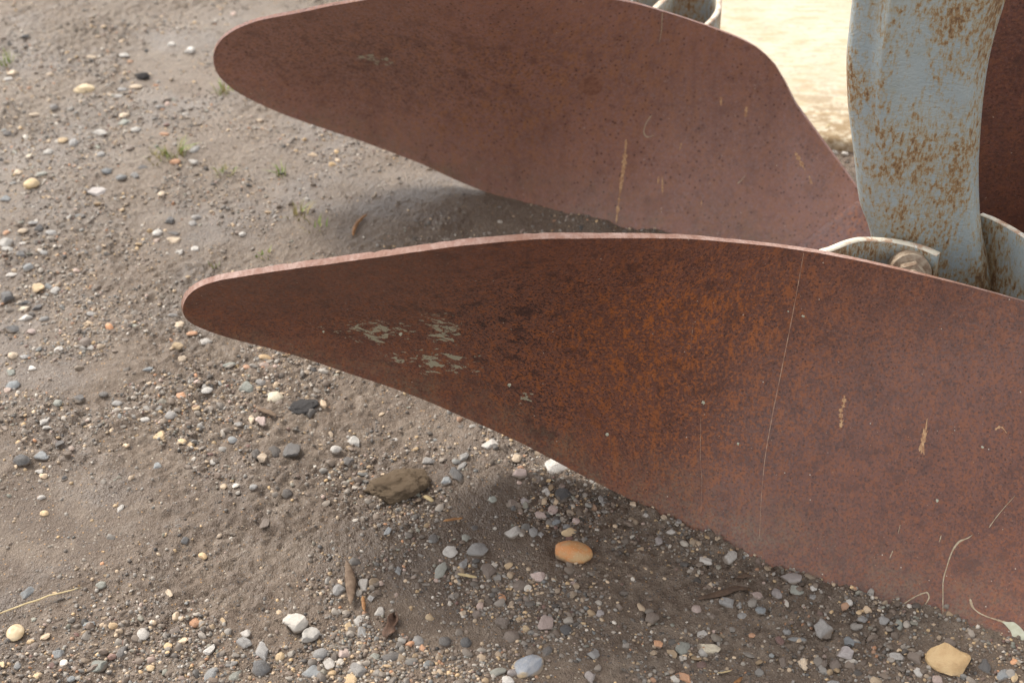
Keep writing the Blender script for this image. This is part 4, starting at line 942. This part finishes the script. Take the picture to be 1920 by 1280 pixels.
# snail-like pale shell half
def shell():
    c = at_z(26, 1184, 0); m = to_px(c)[2]/2954; r = 17*m; verts, faces = [], []; nu, nv = 20, 8
    gz = float(ground_h(c[0], c[1]))
    for j in range(nv):
        t = j/(nv-1)
        for i in range(nu):
            a = 2*math.pi*i/nu; rr = r*(1 + 0.18*math.cos(a))*math.sin(math.pi/2*(1-t) + 1e-3)
            verts.append((c[0] + rr*math.cos(a)*0.95 - 0.25*r*t, c[1] + rr*math.sin(a)*1.25, gz + 0.002 + 0.6*r*math.cos(math.pi/2*(1-t)) + 0.0004*math.sin(9*t*3)))
        if j:
            for i in range(nu): faces.append(((j-1)*nu+i, (j-1)*nu+(i+1) % nu, j*nu+(i+1) % nu, j*nu+i))
    faces.append(tuple((nv-1)*nu+i for i in range(nu)))
    o = mesh_obj('shell', verts, faces, simple('pale_shell', (0.58, 0.46, 0.30), (0.42, 0.30, 0.17), 60, 0.4))
    md = o.modifiers.new('Solidify', 'SOLIDIFY'); md.thickness = 0.0009
    tag(o, 'pale tan domed shell at the lower left edge', 'shell')
shell()
# straw along the pavement edge
for k, (p0, p1, w) in enumerate((((1536, 262), (1606, 268), 4.5), ((1548, 272), (1600, 266), 4), ((1552, 250), (1606, 257), 3.5), ((1546, 258), (1560, 244), 4))):
    stick('straw_stalk', p0, p1, w, strawm, ('lowest straw stalk lying along the pale pavement edge', 'straw stalk crossing the middle of the pavement edge', 'highest straw stalk along the pale pavement edge', 'short upright straw at the pavement edge beside the far mouldboard')[k], 'straw', 0.02, 0.014 + 0.003*k)

# grass tufts
grass_m = simple('grass_blade', (0.16, 0.24, 0.045), (0.26, 0.28, 0.08), 40, 0.55, 0.1)
dry_m = simple('dry_grass_blade', (0.36, 0.30, 0.14), (0.25, 0.22, 0.09), 40, 0.6, 0.1)
def tuft(px, py, n, hmm, spread, dry, label, seed):
    rg = random.Random(seed); c = at_z(px, py, 0); c[2] = float(ground_h(c[0], c[1]))
    root = link(bpy.data.objects.new('grass_tuft', None)); root.location = c
    tag(root, label, 'grass', 'grass tufts in the gravel')
    for k in range(n):
        a = rg.uniform(0, 6.283); r = spread*math.sqrt(rg.random()); h = hmm*rg.uniform(0.45, 1.1); out = rg.uniform(0.2, 1.3)
        b = np.array((r*math.cos(a), r*math.sin(a), -0.003)); la = a + rg.uniform(-0.8, 0.8); w = rg.uniform(0.0009, 0.0017)
        verts, faces = [], []; sd = np.array((-math.sin(la), math.cos(la), 0))
        for i in range(6):
            s = i/5; p = b + np.array((math.cos(la), math.sin(la), 0))*h*out*s*s*0.8 + np.array((0, 0, h*(s - 0.35*out*s*s)))
            ww = w*(1 - s**2*0.95); verts += [p - sd*ww, p + np.array((0, 0, -ww*0.5)), p + sd*ww]
            if i: q = (i-1)*3; faces += [(q, q+1, q+4, q+3), (q+1, q+2, q+5, q+4)]
        mesh_obj('blade', verts, faces, dry_m if rg.random() < dry else grass_m, root)
tuft(326, 288, 34, 0.036, 0.020, 0.3, 'brightest green grass tuft in the gravel at the upper left', 1)
tuft(296, 298, 22, 0.020, 0.022, 0.8, 'yellowing low grass tuft just left of the brightest green tuft', 2)
tuft(420, 320, 22, 0.020, 0.018, 0.6, 'small yellow-green grass tuft right of the brightest tuft', 3)
tuft(527, 324, 12, 0.030, 0.008, 0.1, 'tiny green grass sprig nearest the far mouldboard edge', 4)
tuft(423, 168, 26, 0.026, 0.022, 0.4, 'grass tuft under the tip of the far mouldboard', 5)
tuft(12, 122, 16, 0.035, 0.014, 0.2, 'green grass tuft cut by the left edge', 6)
tuft(556, 400, 16, 0.035, 0.02, 0.95, 'straw-coloured dry grass sprig between the mouldboards', 7)
tuft(590, 425, 10, 0.025, 0.02, 0.6, 'sparse pale sprig right of the dry grass sprig', 8)
tuft(400, 497, 10, 0.014, 0.012, 0.2, 'tiny green shoots just above the near blade tip', 9)
tuft(494, 478, 12, 0.014, 0.016, 0.2, 'tiny green shoots behind the near blade upper edge', 10)
